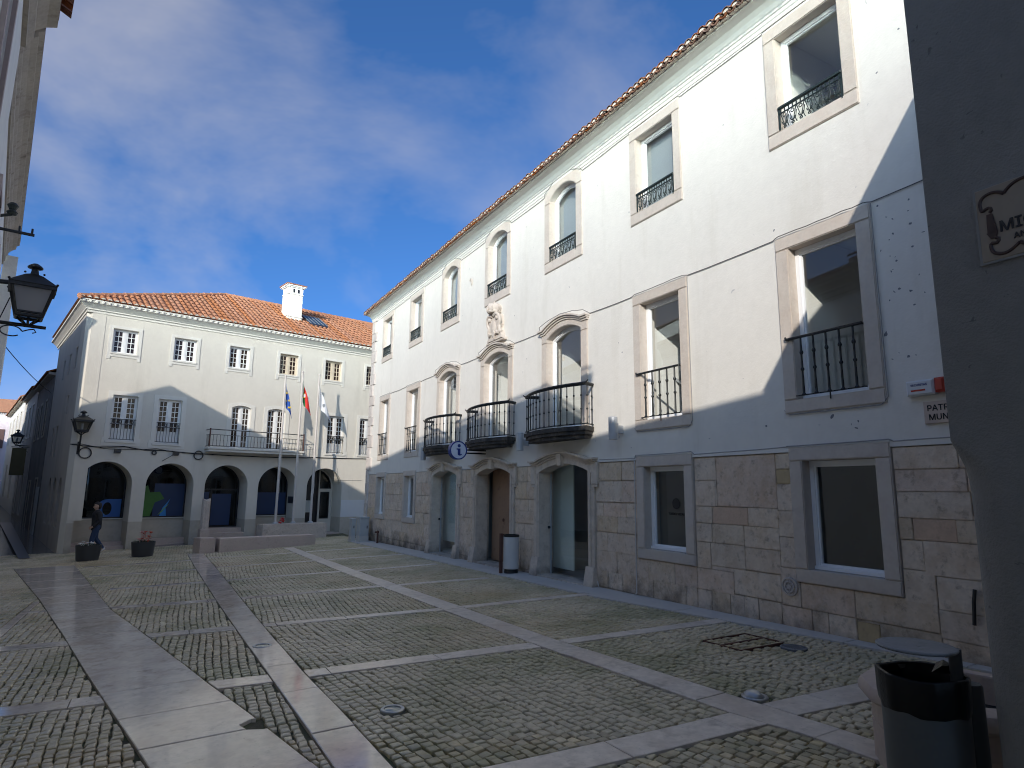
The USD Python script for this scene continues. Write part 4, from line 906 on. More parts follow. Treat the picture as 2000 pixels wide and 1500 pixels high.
# tiled hip roof
E0, EZ, RZ, RD = .36, 8.66, 11.05, -4.0
hipd = 2.9; ec = D0 - .36
FBr = FB
m = MB(FB); m.add([(ec, EZ, E0), (D1, EZ, E0), (D1, RZ, RD), (hipd, RZ, RD)], [(0, 1, 2, 3)])
m.add([(ec, EZ, E0), (hipd, RZ, RD), (hipd, RZ, RD - .01), (ec, EZ, -8.4)], [(0, 1, 2, 3)]); m.add([(ec, EZ, -8.4), (hipd, RZ, RD - .01), (D1, RZ, RD - .01), (D1, EZ, -8.4)], [(0, 1, 2, 3)])
rf = obj('roof', m, K['tile'], cb)
slope_n = np.array([0, E0 - RD, RZ - EZ]); slope_n = slope_n / np.linalg.norm(slope_n)
def roof_pt(d, s):   # s from 0 at the eave to 1 at the ridge
    return np.array([d, EZ + (RZ - EZ) * s, E0 + (RD - E0) * s])
d = ec + .1; k = 0
CH = (5.15, 5.87, 1.78, 2.5)   # chimney footprint: along, depth
while d < 10.2:
    smax = 1.0 if d > hipd else (d - ec) / (hipd - ec)
    rows = max(1, int(round(11 * smax))); m = MB(FB); th = np.linspace(0, PI, 6)
    for r_ in range(rows):
        s0, s1 = r_ / 11, min((r_ + 1.12) / 11, smax)
        for (up, rad, off) in ((1, .085, 0.0),):
            V = []
            for s, rr, lift in ((s0, rad, .035), (s1, rad * .82, .012)):
                p = roof_pt(d + off + rng.normal(0, .004), s)
                for t in th: V.append(p + np.array([rr * math.cos(t), 0, 0]) + slope_n * (rr * math.sin(t) * .8 + lift))
            nn = len(th); m.add(V, [(j, nn + j, nn + j + 1, j + 1) for j in range(nn - 1)])
            if r_ == 0: m.add(V[:nn] + [V[0] * .5 + V[nn - 1] * .5], [(j, j + 1, nn, nn) for j in range(nn - 1)])
    obj('tile_row', m, K['tile'], rf, smooth=35)
    m = MB(FB); p = roof_pt(d, 0) + slope_n * .035
    m.add([p + np.array([.07 * math.cos(t), 0, .012]) + slope_n * (.07 * math.sin(t) * .8) for t in th] + [p + [0, 0, .012]], [(j, j + 1, len(th), len(th)) for j in range(len(th) - 1)])
    obj('mortar_tile_end', m, K['tile_tip'], rf)
    d += .215; k += 1
m = MB(FB)   # hip and ridge caps
for a, e, N in (((ec, EZ + .02, E0), (hipd, RZ + .04, RD), 16), ((hipd, RZ + .04, RD), (11.5, RZ + .04, RD), 24)):
    a, e = np.array(a), np.array(e)
    for j in range(N):
        p, q = a + (e - a) * j / N, a + (e - a) * (j + 1.05) / N; m.tube([p, q], [.105, .085], 8)
obj('ridge_caps', m, K['tile'], rf, kind='stuff')
# chimney and skylight
m = MB(FB); c0, c1, k0, k1 = CH
m.box(c0, c1, 9.3, 11.15, -k1, -k0); ch = obj('chimney', m, K['cream_trim'], rf)
m = MB(FB); m.box(c0 - .04, c1 + .04, 10.02, 10.06, -k1 - .04, -k0 + .04); m.box(c0 - .03, c1 + .03, 11.15, 11.19, -k1 - .03, -k0 + .03); m.box(c0, c1, 11.19, 11.50, -k1, -k0)
m.box(c0 - .06, c1 + .06, 11.5, 11.55, -k1 - .06, -k0 + .06); m.box(c0 - .11, c1 + .11, 11.55, 11.60, -k1 - .11, -k0 + .11); obj('chimney_band', m, K['paint_white'], ch)
m = MB(FB); m.box(c0 - .14, c1 + .14, 11.601, 11.65, -k1 - .14, -k0 + .14); obj('chimney_cap', m, K['tile_dark'], ch)
for x in (c0 + .22, c0 + .45):
    m = MB(FB); m.box(x, x + .09, 11.24, 11.42, -k0 + .001, -k0 + .012); obj('smoke_hole', m, K['dark_door'], ch)
m = MB(FB); pa = [roof_pt(6.2, .40), roof_pt(7.05, .40), roof_pt(7.05, .68), roof_pt(6.2, .68)]
m.add([p + slope_n * .14 for p in pa] + [p + slope_n * .02 for p in pa], [(0, 1, 2, 3), (0, 4, 5, 1), (1, 5, 6, 2), (2, 6, 7, 3), (3, 7, 4, 0)]); sk = obj('skylight', m, K['panel'], rf)
for j in range(5):
    m = MB(FB); m.tube([roof_pt(6.2 + j * .2125, .40) + slope_n * .15, roof_pt(6.2 + j * .2125, .68) + slope_n * .15], .022, 4); obj('skylight_bar', m, K['steel'], sk)
# windows
def casement(F, o, parent, cols, rows, z_panel=0.0, frame=K['paint_white'], depth=-.16, bars=True, arch=False):
    x0, z0, x1, z1 = o.bounds; cx = (x0 + x1) / 2; m = MB(F)
    m.ext(o.difference(o.buffer(-.035, join_style=2)), depth, depth + .05)
    m.box(cx - .045, cx + .045, z0 + .02, z1 - .02, depth + .002, depth + .055)
    w = obj('window', m, frame, parent)
    zl = z0 + z_panel + .05; panes = []
    for sg, a0, a1 in ((0, x0 + .035, cx - .045), (1, cx + .045, x1 - .035)):
        mw = MB(F); st = .04
        leaf = sbox(a0, z0 + .035, a1, z1 - .035).intersection(o.buffer(-.034, join_style=2))
        gl = [sbox(a0 + st + (a1 - a0 - 2 * st) * i / cols + .011, zl + (z1 - .075 - zl) * j / rows + .012, a0 + st + (a1 - a0 - 2 * st) * (i + 1) / cols - .011, zl + (z1 - .075 - zl) * (j + 1) / rows - .012) for i in range(cols) for j in range(rows)]
        g = unary_union(gl).intersection(leaf.buffer(-.03))
        mw.ext(leaf.difference(g), depth + .006, depth + .04)
        obj('leaf', mw, frame if not (sg and frame is K['paint_white'] and rng.random() < .5) else frame, w)
        mw = MB(F); mw.ext(g, depth + .012, depth + .016); obj('glazing', mw, K['dark_glazing'], w, kind='stuff')
    return w
for k, c in enumerate(TOPB):
    casement(FB, ob[k], cb, 2, 4, frame=K['paint_cream'] if k in (3, 4, 5) else K['paint_white'])
    s = sbox(c - .55, 6.66, c + .55, 7.86).union(sbox(c - .56, 6.56, c - .44, 6.7)).union(sbox(c + .44, 6.56, c + .56, 6.7))
    m = MB(FB); m.ext(s.difference(ob[k]), .001, .022); obj('window_surround', m, K['cream_trim'], cb)
    m = MB(FB); m.ext(sbox(c - .45, 6.76, c + .45, 6.82), .0225, .05); obj('sill', m, K['cream_trim'], cb)
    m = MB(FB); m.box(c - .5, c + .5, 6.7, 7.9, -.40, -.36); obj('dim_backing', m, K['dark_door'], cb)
for k, (c, hw, z0, z1, ar) in enumerate(MIDB):
    o = ob[6 + k]; casement(FB, o, cb, 2, 7 if ar else 6, z_panel=.0 if ar else .42, frame=K['paint_white'] if k > 1 else K['paint_white'])
    s = (arched(c, hw + .16, z0 - .1, z1 + .03, z1 + .14) if ar else sbox(c - hw - .16, z0 - .14, c + hw + .16, z1 + .15).union(sbox(c - hw - .22, z0 - .18, c + hw + .22, z0 + .12)))
    m = MB(FB); m.ext(s.difference(o), .001, .02); obj('window_surround', m, K['cream_trim'], cb)
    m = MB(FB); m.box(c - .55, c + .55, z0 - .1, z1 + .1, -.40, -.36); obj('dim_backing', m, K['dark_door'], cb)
    if ar: continue
    m = MB(FB); m.box(c - hw - .1, c + hw + .1, z0 - .07, z0 - .002, .021, .06); obj('sill', m, K['cream_trim'], cb)
    m = MB(FB); m.box(c - hw, c + hw, z0 + .80, z0 + .825, .02, .045)
    rl = obj('window_railing', m, K['iron'], cb)
    for zb_ in (.62, .05): m = MB(FB); m.box(c - hw, c + hw, z0 + zb_, z0 + zb_ + .022, .02, .045); obj('rail_bar', m, K['iron'], rl)
    for x in np.linspace(c - hw + .05, c + hw - .05, 8):
        m = MB(FB); m.tube([(x, z0 + .05, .033), (x, z0 + .82, .033)], .010, 5); obj('baluster', m, K['iron'], rl)
    for j in range(4):
        x = c - hw + .12 + j * (2 * hw - .24) / 3; m = MB(FB); m.tube([(x + .035 * math.cos(t), z0 + .72 + .06 * math.sin(t), .035) for t in np.linspace(0, 2 * PI, 10)], .016, 5); obj('railing_ring', m, K['iron'], rl)
# balcony with its iron railing
bx0, bx1 = 1.54, 5.42
m = MB(FB); m.bbox(bx0 - .05, bx1 + .05, 3.34, 3.42, 0, .58, .01); m.bbox(bx0, bx1, 3.24, 3.339, 0, .53, .01); bs = obj('balcony', m, K['cream_trim'], cb)
m = MB(FB); path = [(bx0, 4.13, 0), (bx0, 4.13, .53), (bx1, 4.13, .53), (bx1, 4.13, 0)]
for z in (4.13, 3.92, 3.47): m.tube([(p[0], z, p[2]) for p in path], .018 if z > 4 else .011, 6)
rl = obj('balcony_railing', m, K['iron'], cb)
for x in np.arange(bx0 + .13, bx1 - .05, .135):
    m = MB(FB); m.lathe([(.008, 0), (.016, .02), (.008, .05), (.008, .22), (.016, .24), (.008, .26), (.008, .45)], (0, 0, 0), 6, Fr(FB((x, 3.46, .53)))); obj('baluster', m, K['rust'] if rng.random() < .3 else K['iron'], rl)
for x in (bx0, bx1):
    m = MB(FB); m.tube([(x, 3.42, .53), (x, 4.17, .53)], .028, 6); obj('corner_post', m, K['rust'], rl)
    for o in (.13, .26, .39):
        m = MB(FB); m.tube([(x, 3.46, o), (x, 3.92, o)], .009, 5); obj('baluster', m, K['iron'], rl)
# arcade niches: parapet, glass and prints
gb = lambda d: float(zg(*FB((d, 0, 0))[:2]))
for k, c in enumerate(ARCH):
    g0 = gb(c); sill = {0: .62, 1: .62, 2: .05, 3: .62, 4: -.15}[k]
    if k in (0, 1, 3):
        m = MB(FB); m.box(c - AR - .05, c + AR + .05, -1.2, sill - .03, -1.2, -1.02); obj('parapet', m, K['tan_base'], cb)
        m = MB(FB); m.box(c - AR + .003, c + AR - .003, sill - .03, sill, -1.2, -.96); obj('sill', m, K['cream_trim'], cb)
        for j in range(2 if k == 0 else 1):
            m = MB(FB); m.bbox(c - AR + .003, c + AR - .003, -1.2, g0 + .26 - j * .13, -1.0 - j * 0, -.62 + j * .35, .012); obj('step', m, K['bench'], cb)
        op = arch_poly(c, sill)
    elif k == 2:
        for j in range(2):
            m = MB(FB); m.bbox(c - AR + .003, c + AR - .003, -1.2, .17 - j * .17, -1.3, -.35 + j * .36, .012); obj('step', m, K['bench'], cb)
        op = arch_poly(c, .18)
    else:
        op = arch_poly(c, g0)
    m = MB(FB)
    if k < 4:
        m.ext(op.difference(op.buffer(-.05, join_style=2)), -1.10, -1.03); w = obj('arch_window', m, K['dark_door'], cb)
        m = MB(FB); m.ext(op.buffer(-.03), -1.08, -1.07); obj('pane', m, K['shop_glass'], w)
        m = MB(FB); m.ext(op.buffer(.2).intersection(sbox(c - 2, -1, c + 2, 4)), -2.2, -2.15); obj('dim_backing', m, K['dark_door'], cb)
        if k == 0:
            m = MB(FB); ring = Point(c + .31, .98).buffer(.36).union(sbox(c + .30, .62, c + .74, 1.34)).difference(Polygon([(c + .12 + .17 + .15 * math.cos(t), .98 + .24 * math.sin(t)) for t in np.linspace(0, 2 * PI, 20)])).intersection(op.buffer(-.05))
            m.ext(ring, -1.066, -1.062); obj('print_letter', m, K['decal_blue'], w)
        if k == 1:
            m = MB(FB); m.ext(sbox(c - .30, .67, c + .8, 1.95).intersection(op.buffer(-.05)), -1.066, -1.063); obj('print_panel', m, K['decal_navy'], w)
            m = MB(FB); m.ext(Polygon([(c - .8, .67), (c - .8, 1.7), (c - .55, 1.88), (c - .45, 1.6), (c - .1, 1.62), (c + .08, 1.35), (c - .25, 1.2), (c - .38, .67)]).intersection(op.buffer(-.05)), -1.0625, -1.058); obj('print_shape', m, K['decal_green'], w)
            m = MB(FB); m.ext(Polygon([(c - .05, .67), (c + .05, 1.0), (c + .30, 1.35), (c + .16, 1.0), (c + .2, .67)]).intersection(op.buffer(-.05)), -1.0575, -1.054); obj('print_shape', m, K['decal_cyan'], w)
            m = MB(FB); m.ext(Polygon([(c - .12, .70), (c + .02, .82), (c + .28, 1.16), (c + .10, .98)]), -1.0535, -1.05); obj('print_shape', m, K['decal_lime'], w)
        if k in (2, 3):
            m = MB(FB); m.ext(sbox(c - .75, .25 if k == 2 else .67, c + (.8 if k == 3 else -.35), 1.62).intersection(op.buffer(-.05)), -1.066, -1.062); obj('print_panel', m, K['decal_navy'], w)
        if k == 2:
            m = MB(FB); m.ext(sbox(c - .22, .25, c + .55, 1.55), -1.066, -1.062); obj('print_panel', m, K['decal_navy'], w)
            m = MB(FB); m.box(c - .30, c - .24, .18, 1.7, -1.06, -1.0); m.box(c - .8, c + .8, 1.7, 1.76, -1.06, -1.0); obj('door_frame', m, K['dark_door'], w)
        if k == 3:
            m = MB(FB); m.box(c + .84 - .012, c + .84 - .004, 1.15, 1.45, -.85, -.25); obj('dark_plate', m, K['dark_door'], cb)
    else:
        dl = sbox(c - AR, g0, c + .16, 4).intersection(op); m = MB(FB); m.ext(dl.difference(dl.buffer(-.05)), -1.05, -.98); w = obj('entrance_door', m, K['dark_door'], cb)
        m = MB(FB); m.ext(dl.buffer(-.03), -1.04, -1.03); obj('door_leaf', m, K['dark_door'], w)
        m = MB(FB); m.box(c - .42, c - .08, .72, 1.26, -1.028, -1.02); obj('notice', m, K['paper'], w)
        rw = sbox(c + .165, -1.2, c + AR + .1, 4).intersection(op.buffer(.05)); ho = sbox(c + .25, .42, c + .72, 1.66); lu = Polygon([(c + .21, 1.80), (c + .79, 1.80), (c + .77, 2.05), (c + .64, 2.36), (c + .42, 2.56), (c + .21, 2.66)])
        m = MB(FB); m.ext(rw.difference(ho).difference(lu), -1.06, -.97); obj('niche_wall', m, K['cream'], cb)
        for o in (ho, lu):
            m = MB(FB); m.ext(o.difference(o.buffer(-.035)), -1.05, -1.0); w = obj('niche_window', m, K['dark_door'], cb)
            m = MB(FB); m.ext(o.buffer(-.02), -1.03, -1.02); obj('pane', m, K['shop_glass'], w)
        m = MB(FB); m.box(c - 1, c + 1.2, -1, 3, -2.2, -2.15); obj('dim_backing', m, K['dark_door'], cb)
        m = MB(FB); m.box(c - AR + .003, c + AR - .003, -1.2, g0 + .05, -1.02, .04); obj('threshold', m, K['bench'], cb)
# cable along the facade with three coils, two floodlights
pts = [(D0 - .02, 3.30, .02), (-2.6, 3.26, .03), (-2.1, 3.24, .02), (-1.3, 3.30, .03), (-.6, 3.20, .02), (.1, 3.22, .02), (1.0, 3.16, .02), (1.5, 3.15, .03), (3.2, 3.13, .03), (4.9, 3.14, .03), (6.2, 3.20, .02), (8.6, 3.24, .02), (9.6, 3.24, .02)]
along(pts, .022, K['cable'], 'facade_cable', FB, cb, sag=.006)
along([(D0 - .02 + .5 * 0, 3.30, .02), (D0 + .3, 3.33, .03), (-1.9, 3.20, .03), (-.2, 3.27, .03), (1.4, 3.13, .03)], .012, K['cable'], 'facade_cable', FB, cb, sag=.02)
along([(6.05 + 1.3, 2.75, .015), (7.36, 2.28, .015), (7.5, 2.2, .015), (8.6, 2.22, .015)], .008, K['grey_cable'], 'facade_cable', FB, cb)
for d_, z_, r_, lab in ((-2.50, 3.00, .19, 'largest dark cable coil hanging beside the corner lantern of the cream building'), (-.28, 3.11, .07, 'small cable coil between two arches of the cream building'), (1.31, 3.08, .165, 'dark cable coil below the left end of the cream building balcony')):
    m = MB(FB); t = np.linspace(0, 6 * PI, 60); m.tube(np.stack([d_ + (r_ + .012 * np.sin(t * .7)) * np.cos(t), z_ + (r_ + .012 * np.cos(t * .9)) * np.sin(t), .04 + .012 * np.sin(t * .33)], 1), .017, 5)
    o = obj('cable_coil', m, K['cable'], None, label=lab, cat='cable coil')
for d_, lab in ((-1.50, 'small black floodlight over the first arch, pointing left'), (.47, 'small black floodlight on a bent arm over the second arch')):
    t = thing('floodlight', lab, 'floodlight')
    m = MB(FB); m.tube([(d_ - (.0 if d_ < 0 else .45), 2.92 + (.18 if d_ < 0 else -.12), .02), (d_ - .02, 3.12, .16)], .012, 5); obj('arm', m, K['iron'], t)
    m = MB(FB); m.add([(d_ - .13, 3.03, .12), (d_ + .09, 3.03, .10), (d_ + .10, 3.13, .10), (d_ - .12, 3.20, .12), (d_ - .13, 3.05, .26), (d_ + .09, 3.09, .24), (d_ + .10, 3.17, .22), (d_ - .12, 3.20, .25)], [(0, 3, 2, 1), (4, 5, 6, 7), (0, 1, 5, 4), (1, 2, 6, 5), (2, 3, 7, 6), (3, 0, 4, 7)]); obj('head', m, K['iron'], t)

# ================================================================== the old row on the near left, the corner house on the right
CT = math.atan2(-0.1815, 1.0)
ct, cn = np.array([math.sin(CT), math.cos(CT), 0]), np.array([math.cos(CT), -math.sin(CT), 0])
FC = Fr((-0.445, 0, 0), ct, (0, 0, 1), cn)                          # (along the street, up, out)
def row_house(name, label, t0, t1, zw, off, cor, wins, mat=K['street_plaster'], eave=K['eave_stone'], grp=None):
    h = thing(name, label, 'house', grp)
    holes_ = [sbox(a, z0, e, z1) for a, e, z0, z1 in wins]
    m = MB(FC); m.ext(sbox(t0, -1, t1, zw).difference(unary_union(holes_)) if holes_ else sbox(t0, -1, t1, zw), off - .35, off); m.box(t0, t1, -1, zw, off - 7, off - 6.8); m.box(t0, t0 + .2, -1, zw, off - 6.8, off - .351); m.box(t1 - .2, t1, -1, zw, off - 6.8, off - .351)
    obj('wall', m, mat, h)
    for a, e, z0, z1 in wins:
        o = sbox(a, z0, e, z1); m = MB(FC); m.ext(sbox(a - .14, z0 - .14, e + .14, z1 + .14).difference(o), off + .001, off + .04); obj('window_surround', m, K['eave_pink'], h)
        m = MB(FC); m.ext(o, off - .16, off - .12); obj('shutter', m, K['brown_shutter'], h)
    pr_ = [(off + o, z) for o, z in cor]
    obj('cornice', run(pr_, t0, t1, FC), eave, h)
    zt = cor[-2][1]; oe = off + max(o for o, z in cor)
    m = MB(FC); slope(m, t0, t1, oe + .004, zt + .05, off - 3.2, zt + 1.7, .05); slope(m, t0, t1, off - 7.1, zt + .05, off - 3.2, zt + 1.7, .05); obj('roof', m, K['tile_dark'], h)
    m = MB(FC); m.add([(t0, zw - .1, off - 7), (t0, zw - .1, off - .01), (t0, zt + 1.62, off - 3.2)], [(0, 1, 2, 2)]); m.add([(t1, zw - .1, off - 7), (t1, zw - .1, off - .01), (t1, zt + 1.62, off - 3.2)], [(0, 2, 1, 1)]); obj('gable', m, mat, h)
    return h
cor_a = [(0, 7.66), (.03, 7.66), (.03, 7.74), (.06, 7.77), (.06, 7.90), (.10, 7.95), (.10, 8.0), (.17, 8.08), (.25, 8.14), (.25, 8.22), (.31, 8.26), (.31, 8.34), (0, 8.35)]
row_house('row_house', 'low whitewashed house directly behind the photographer on the left', -9, 1.6, 6.9, 0.0, [(0, 6.8), (.1, 6.85), (.2, 7.05), (.33, 7.17), (.33, 7.26), (0, 7.27)], [])
h1 = row_house('row_house', 'tall old house whose stone eave cuts the top left corner of the photo', 1.6, 10.35, 8.3, 0.05, [(0, 7.9), (.06, 7.9), (.06, 8.0), (.13, 8.08), (.13, 8.2), (.25, 8.32), (.37, 8.38), (.37, 8.5), (0, 8.51)], [(6.3, 7.4, 5.2, 7.1), (3.2, 4.3, 5.2, 7.1)])
h2 = row_house('row_house', 'old white house with long stained stone cornice along the left edge', 10.36, 20.9, 7.8, -.02, cor_a, [(12.4, 13.5, 4.6, 6.6), (16.2, 17.3, 4.6, 6.6), (18.9, 20.0, 4.6, 6.6)])
for k in range(46):
    m = MB(FC); a = 1.7 + k * .187; half_tile(m, a + .09, .56, 8.56, -.2, 8.9, .08, True, FC); obj('eave_tile', m, K['tile_dark'], h1, smooth=50)
hl = thing('row_house', 'low house in the left row with a sloping party wall top', 'house')
m = MB(FC); m.ext(Polygon([(24.9, -1), (24.9, 6.2), (24.0, 6.5), (23.4, 6.65), (21.45, 7.65), (20.95, 7.95), (20.95, -1)]), .0, .30); obj('party_wall', m, K['street_plaster'], hl)
m = MB(FC); m.box(20.95, 24.9, -1, 6.1, -6, -.01); obj('wall', m, K['street_plaster'], hl)
row_house('row_house', 'tall house far back in the left row opposite the cream flank', 24.95, 45, 9.3, -.64, [(0, 9.1), (.1, 9.15), (.25, 9.3), (.3, 9.4), (0, 9.41)], [])
row_house('row_house', 'long low house at the far end of the left row', 45.05, 76, 6.0, -.64, [(0, 5.9), (.1, 5.95), (.25, 6.1), (.3, 6.2), (0, 6.21)], [])
# iron bracket left on the cornice
t = thing('wall_bracket', 'small rusty iron bracket sticking out under the left cornice', 'bracket')
m = MB(FC); m.tube([(14.3, 6.5, -.02), (14.3, 6.5, .53)], .03, 6); m.tube([(14.3, 6.5, .49), (14.3, 6.62, .49)], .02, 5); m.tube([(14.3, 6.5, .30), (14.3, 6.62, .30)], .02, 5); obj('bar', m, K['iron'], t)
t = thing('insulator', 'dark cable insulator fixed on the left house wall above the bracket', 'insulator')
m = MB(FC); m.lathe([(0, 0), (.07, 0), (.09, .04), (.05, .08), (.07, .13), (.09, .17), (.05, .22), (0, .24)], (0, 0, 0), 12, Fr(FC((14.2, 6.78, .16)))); m.tube([(14.2, 6.7, -.02), (14.2, 6.78, .16)], .03, 5); obj('insulator_body', m, K['green_iron'], t)

def fold_corner(name):
    d = thing('corner_house', 'dark grey rendered corner house cut off at the right edge', 'house')
    X, Y, X1, Y1 = 3.4, 1.64, 7.25, -14.0
    m = MB(); zs = [-.4, .4, 1.0, 1.5, 1.88, 1.94, 1.99, 2.03, 2.07, 2.10, 2.125, 5.50]; cs = [.22, .215, .205, .20, .195, .185, .16, .12, .075, .035, .0, .0]
    V = []; nseg = 7
    for z, c in zip(zs, cs):
        c = max(c, .012); arc = [(X + c - c * math.cos(a), Y - c + c * math.sin(a)) for a in np.linspace(0, PI / 2, nseg)]
        V += [(X, Y1, z)] + [(x, y, z) for x, y in arc] + [(X1, Y, z)]
    n = nseg + 2; f = []
    for i in range(len(zs) - 1):
        for k in range(n - 1): f.append((i * n + k, i * n + k + 1, (i + 1) * n + k + 1, (i + 1) * n + k))
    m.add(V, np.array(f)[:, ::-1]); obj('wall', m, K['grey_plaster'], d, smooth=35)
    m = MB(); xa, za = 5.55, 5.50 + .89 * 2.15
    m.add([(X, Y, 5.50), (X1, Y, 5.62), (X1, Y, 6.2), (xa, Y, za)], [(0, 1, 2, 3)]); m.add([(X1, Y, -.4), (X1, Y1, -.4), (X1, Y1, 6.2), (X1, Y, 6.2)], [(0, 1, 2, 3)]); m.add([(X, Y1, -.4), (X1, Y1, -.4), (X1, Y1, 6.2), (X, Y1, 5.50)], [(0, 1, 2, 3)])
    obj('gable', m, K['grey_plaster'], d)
    m = MB(); e = .02
    m.add([(X - e, Y + .005, 5.51), (X - e, Y1, 5.51), (xa, Y1, za + .02), (xa, Y + .005, za + .02)], [(0, 1, 2, 3)]); m.add([(X1, Y + .005, 6.2), (X1, Y1, 6.2), (xa, Y1, za + .02), (xa, Y + .005, za + .02)], [(0, 3, 2, 1)]); obj('roof', m, K['tile_dark'], d)
    return d
fold_corner('d')
FD = Fr((3.4, 0, 0), (0, 1, 0), (0, 0, 1), (-1, 0, 0))
pl = thing('street_plaque', 'ornate glazed street name plaque with brown scroll border on grey corner', 'sign')
m = MB(FD); m.bbox(.78, 1.405, 2.965, 3.335, -.01, .012, .004); obj('plaque_tile', m, K['tile_plaque'], pl)
m = MB(FD); m.ext(sbox(.77, 2.955, 1.415, 3.345).difference(sbox(.781, 2.966, 1.404, 3.334)), 0, .010); obj('mortar_edge', m, K['grout'], pl)
def mir(p): return [(2 * 1.0925 - y, z) for y, z in p]
def bez(p, n=24):
    from scipy.interpolate import splprep, splev
    q = np.array(p, float).T; tck, _ = splprep(q, s=0, k=min(3, q.shape[1] - 1)); return np.array(splev(np.linspace(0, 1, n), tck)).T
top_c = [(1.352, 3.205), (1.345, 3.225), (1.358, 3.232), (1.378, 3.222), (1.388, 3.25), (1.375, 3.288), (1.335, 3.302), (1.30, 3.29), (1.285, 3.278)]
top_m = [(1.285, 3.278), (1.265, 3.30), (1.23, 3.318), (1.17, 3.324), (1.12, 3.33), (1.0925, 3.342)]
bot_c = [(1.337, 3.075), (1.326, 3.062), (1.338, 3.048), (1.356, 3.052), (1.36, 3.02), (1.34, 2.995), (1.30, 2.99), (1.262, 3.01), (1.245, 3.022)]
bot_m = [(1.245, 3.022), (1.21, 3.0), (1.15, 2.988), (1.0925, 2.986)]
for P_ in (top_c, top_m, bot_c, bot_m):
    for q in (P_, mir(P_)):
        c_ = bez(q, 22); m = MB(FD); m.tube(np.c_[c_, np.full(len(c_), .012)], .0085, 6); obj('scroll_border', m, K['plaque_brown'], pl, smooth=40)
for q in ([(1.362, 3.195), (1.340, 3.195), (1.328, 3.105), (1.366, 3.105)], [(1.370, 3.103), (1.328, 3.103), (1.336, 3.075), (1.356, 3.075)]):
    for w in (q, mir(q)[::-1]):
        m = MB(FD); m.ext(Polygon(w).buffer(.002), .011, .018); obj('border_pilaster', m, K['plaque_brown'], pl)
m, w_ = text_on(FD, 'MIGUEL', .052, 1.322, 3.095, .0125, True, True); obj('lettering', m, K['black_letter'], pl)
m, w_ = text_on(FD, 'ANTIGA', .027, 1.268, 3.045, .0125, True, True); obj('lettering', m, K['black_letter'], pl)

# ================================================================== houses further down the left street
def far_house(label, t0, t1, ze, mat, wins, off=0.0, over=.35, tiles=K['tile_dark'], pier=None):
    h = thing('street_house', label, 'house')
    hs = [sbox(a, z0, e, z1) for a, e, z0, z1 in wins]
    m = MB(FS); m.ext(sbox(t0, -1.5, t1, ze).difference(unary_union(hs)), off - .3, off); m.box(t0, t1, -1.5, ze, off - 7, off - 6.8); m.box(t1 - .2, t1, -1.5, ze, off - 6.8, off - .301); m.box(t0, t0 + .2, -1.5, ze, off - 6.8, off - .301); obj('wall', m, mat, h)
    for a, e, z0, z1 in wins:
        o = sbox(a, z0, e, z1); m = MB(FS); m.ext(o.buffer(.09, join_style=2).difference(o), off + .001, off + .03); obj('window_surround', m, K['eave_stone'] if mat is K['dark_wall'] else K['cream_trim'], h)
        m = MB(FS); m.ext(o, off - .18, off - .15); obj('window', m, K['dark_glazing'], h)
    m = MB(FS); m.box(t0, t1, ze, ze + .12, off - .3, off + over * .7); obj('cornice', m, K['eave_stone'], h)
    m = MB(FS); slope(m, t0, t1, off + over, ze + .14, off - 3.4, ze + 1.9, .07); slope(m, t0, t1, off - 7.1, ze + .14, off - 3.4, ze + 1.9, .07); obj('roof', m, tiles, h)
    m = MB(FS)
    for tt in (t0 + .01, t1 - .01): m.add([(tt, ze, off - 7), (tt, ze, off - .01), (tt, ze + 1.85, off - 3.4)], [(0, 1, 2, 2)])
    obj('gable', m, mat, h)
    return h
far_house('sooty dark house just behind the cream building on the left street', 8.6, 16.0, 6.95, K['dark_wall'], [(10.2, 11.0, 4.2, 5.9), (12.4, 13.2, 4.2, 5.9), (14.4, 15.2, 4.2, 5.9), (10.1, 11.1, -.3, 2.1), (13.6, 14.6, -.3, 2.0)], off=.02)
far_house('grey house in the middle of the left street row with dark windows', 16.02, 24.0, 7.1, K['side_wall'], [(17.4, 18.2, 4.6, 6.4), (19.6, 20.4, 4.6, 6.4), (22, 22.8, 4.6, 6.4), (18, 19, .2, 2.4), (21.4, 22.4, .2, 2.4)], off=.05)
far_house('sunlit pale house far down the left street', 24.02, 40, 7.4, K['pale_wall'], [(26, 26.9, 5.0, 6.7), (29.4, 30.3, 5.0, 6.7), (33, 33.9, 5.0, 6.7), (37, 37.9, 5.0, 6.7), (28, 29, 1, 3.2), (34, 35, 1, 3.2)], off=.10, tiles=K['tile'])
t = thing('garage_door', 'pale grey metal door panel in the dark flank behind the arcade', 'door')
m = MB(FS); m.bbox(8.75, 9.9, -.55, 1.75, .03, .07, .01); obj('door_leaf', m, K['cabinet'], t)
h = thing('pink_house', 'pale pink house closing the far end of the left street', 'house')
m = MB(); m.box(-24, -12.0, 71, 78, -1, 8.2); obj('wall', m, K['pink_wall'], h)
m = MB(); m.add([(-24.4, 70.6, 8.2), (-11.8, 70.6, 8.2), (-11.8, 74.5, 9.8), (-24.4, 74.5, 9.8), (-11.8, 78.4, 8.2), (-24.4, 78.4, 8.2)], [(0, 1, 2, 3), (3, 2, 4, 5)]); obj('roof', m, K['tile'], h)
for x, z in ((-13.4, 5), (-16, 5), (-13.4, 1.8), (-16, 1.8)):
    m = MB(); m.box(x, x + .9, 70.95, 70.99, z, z + 1.7); obj('window', m, K['brown_shutter'], h)
t = thing('hanging_sign', 'olive green banner panel hanging below the far street lantern', 'sign')
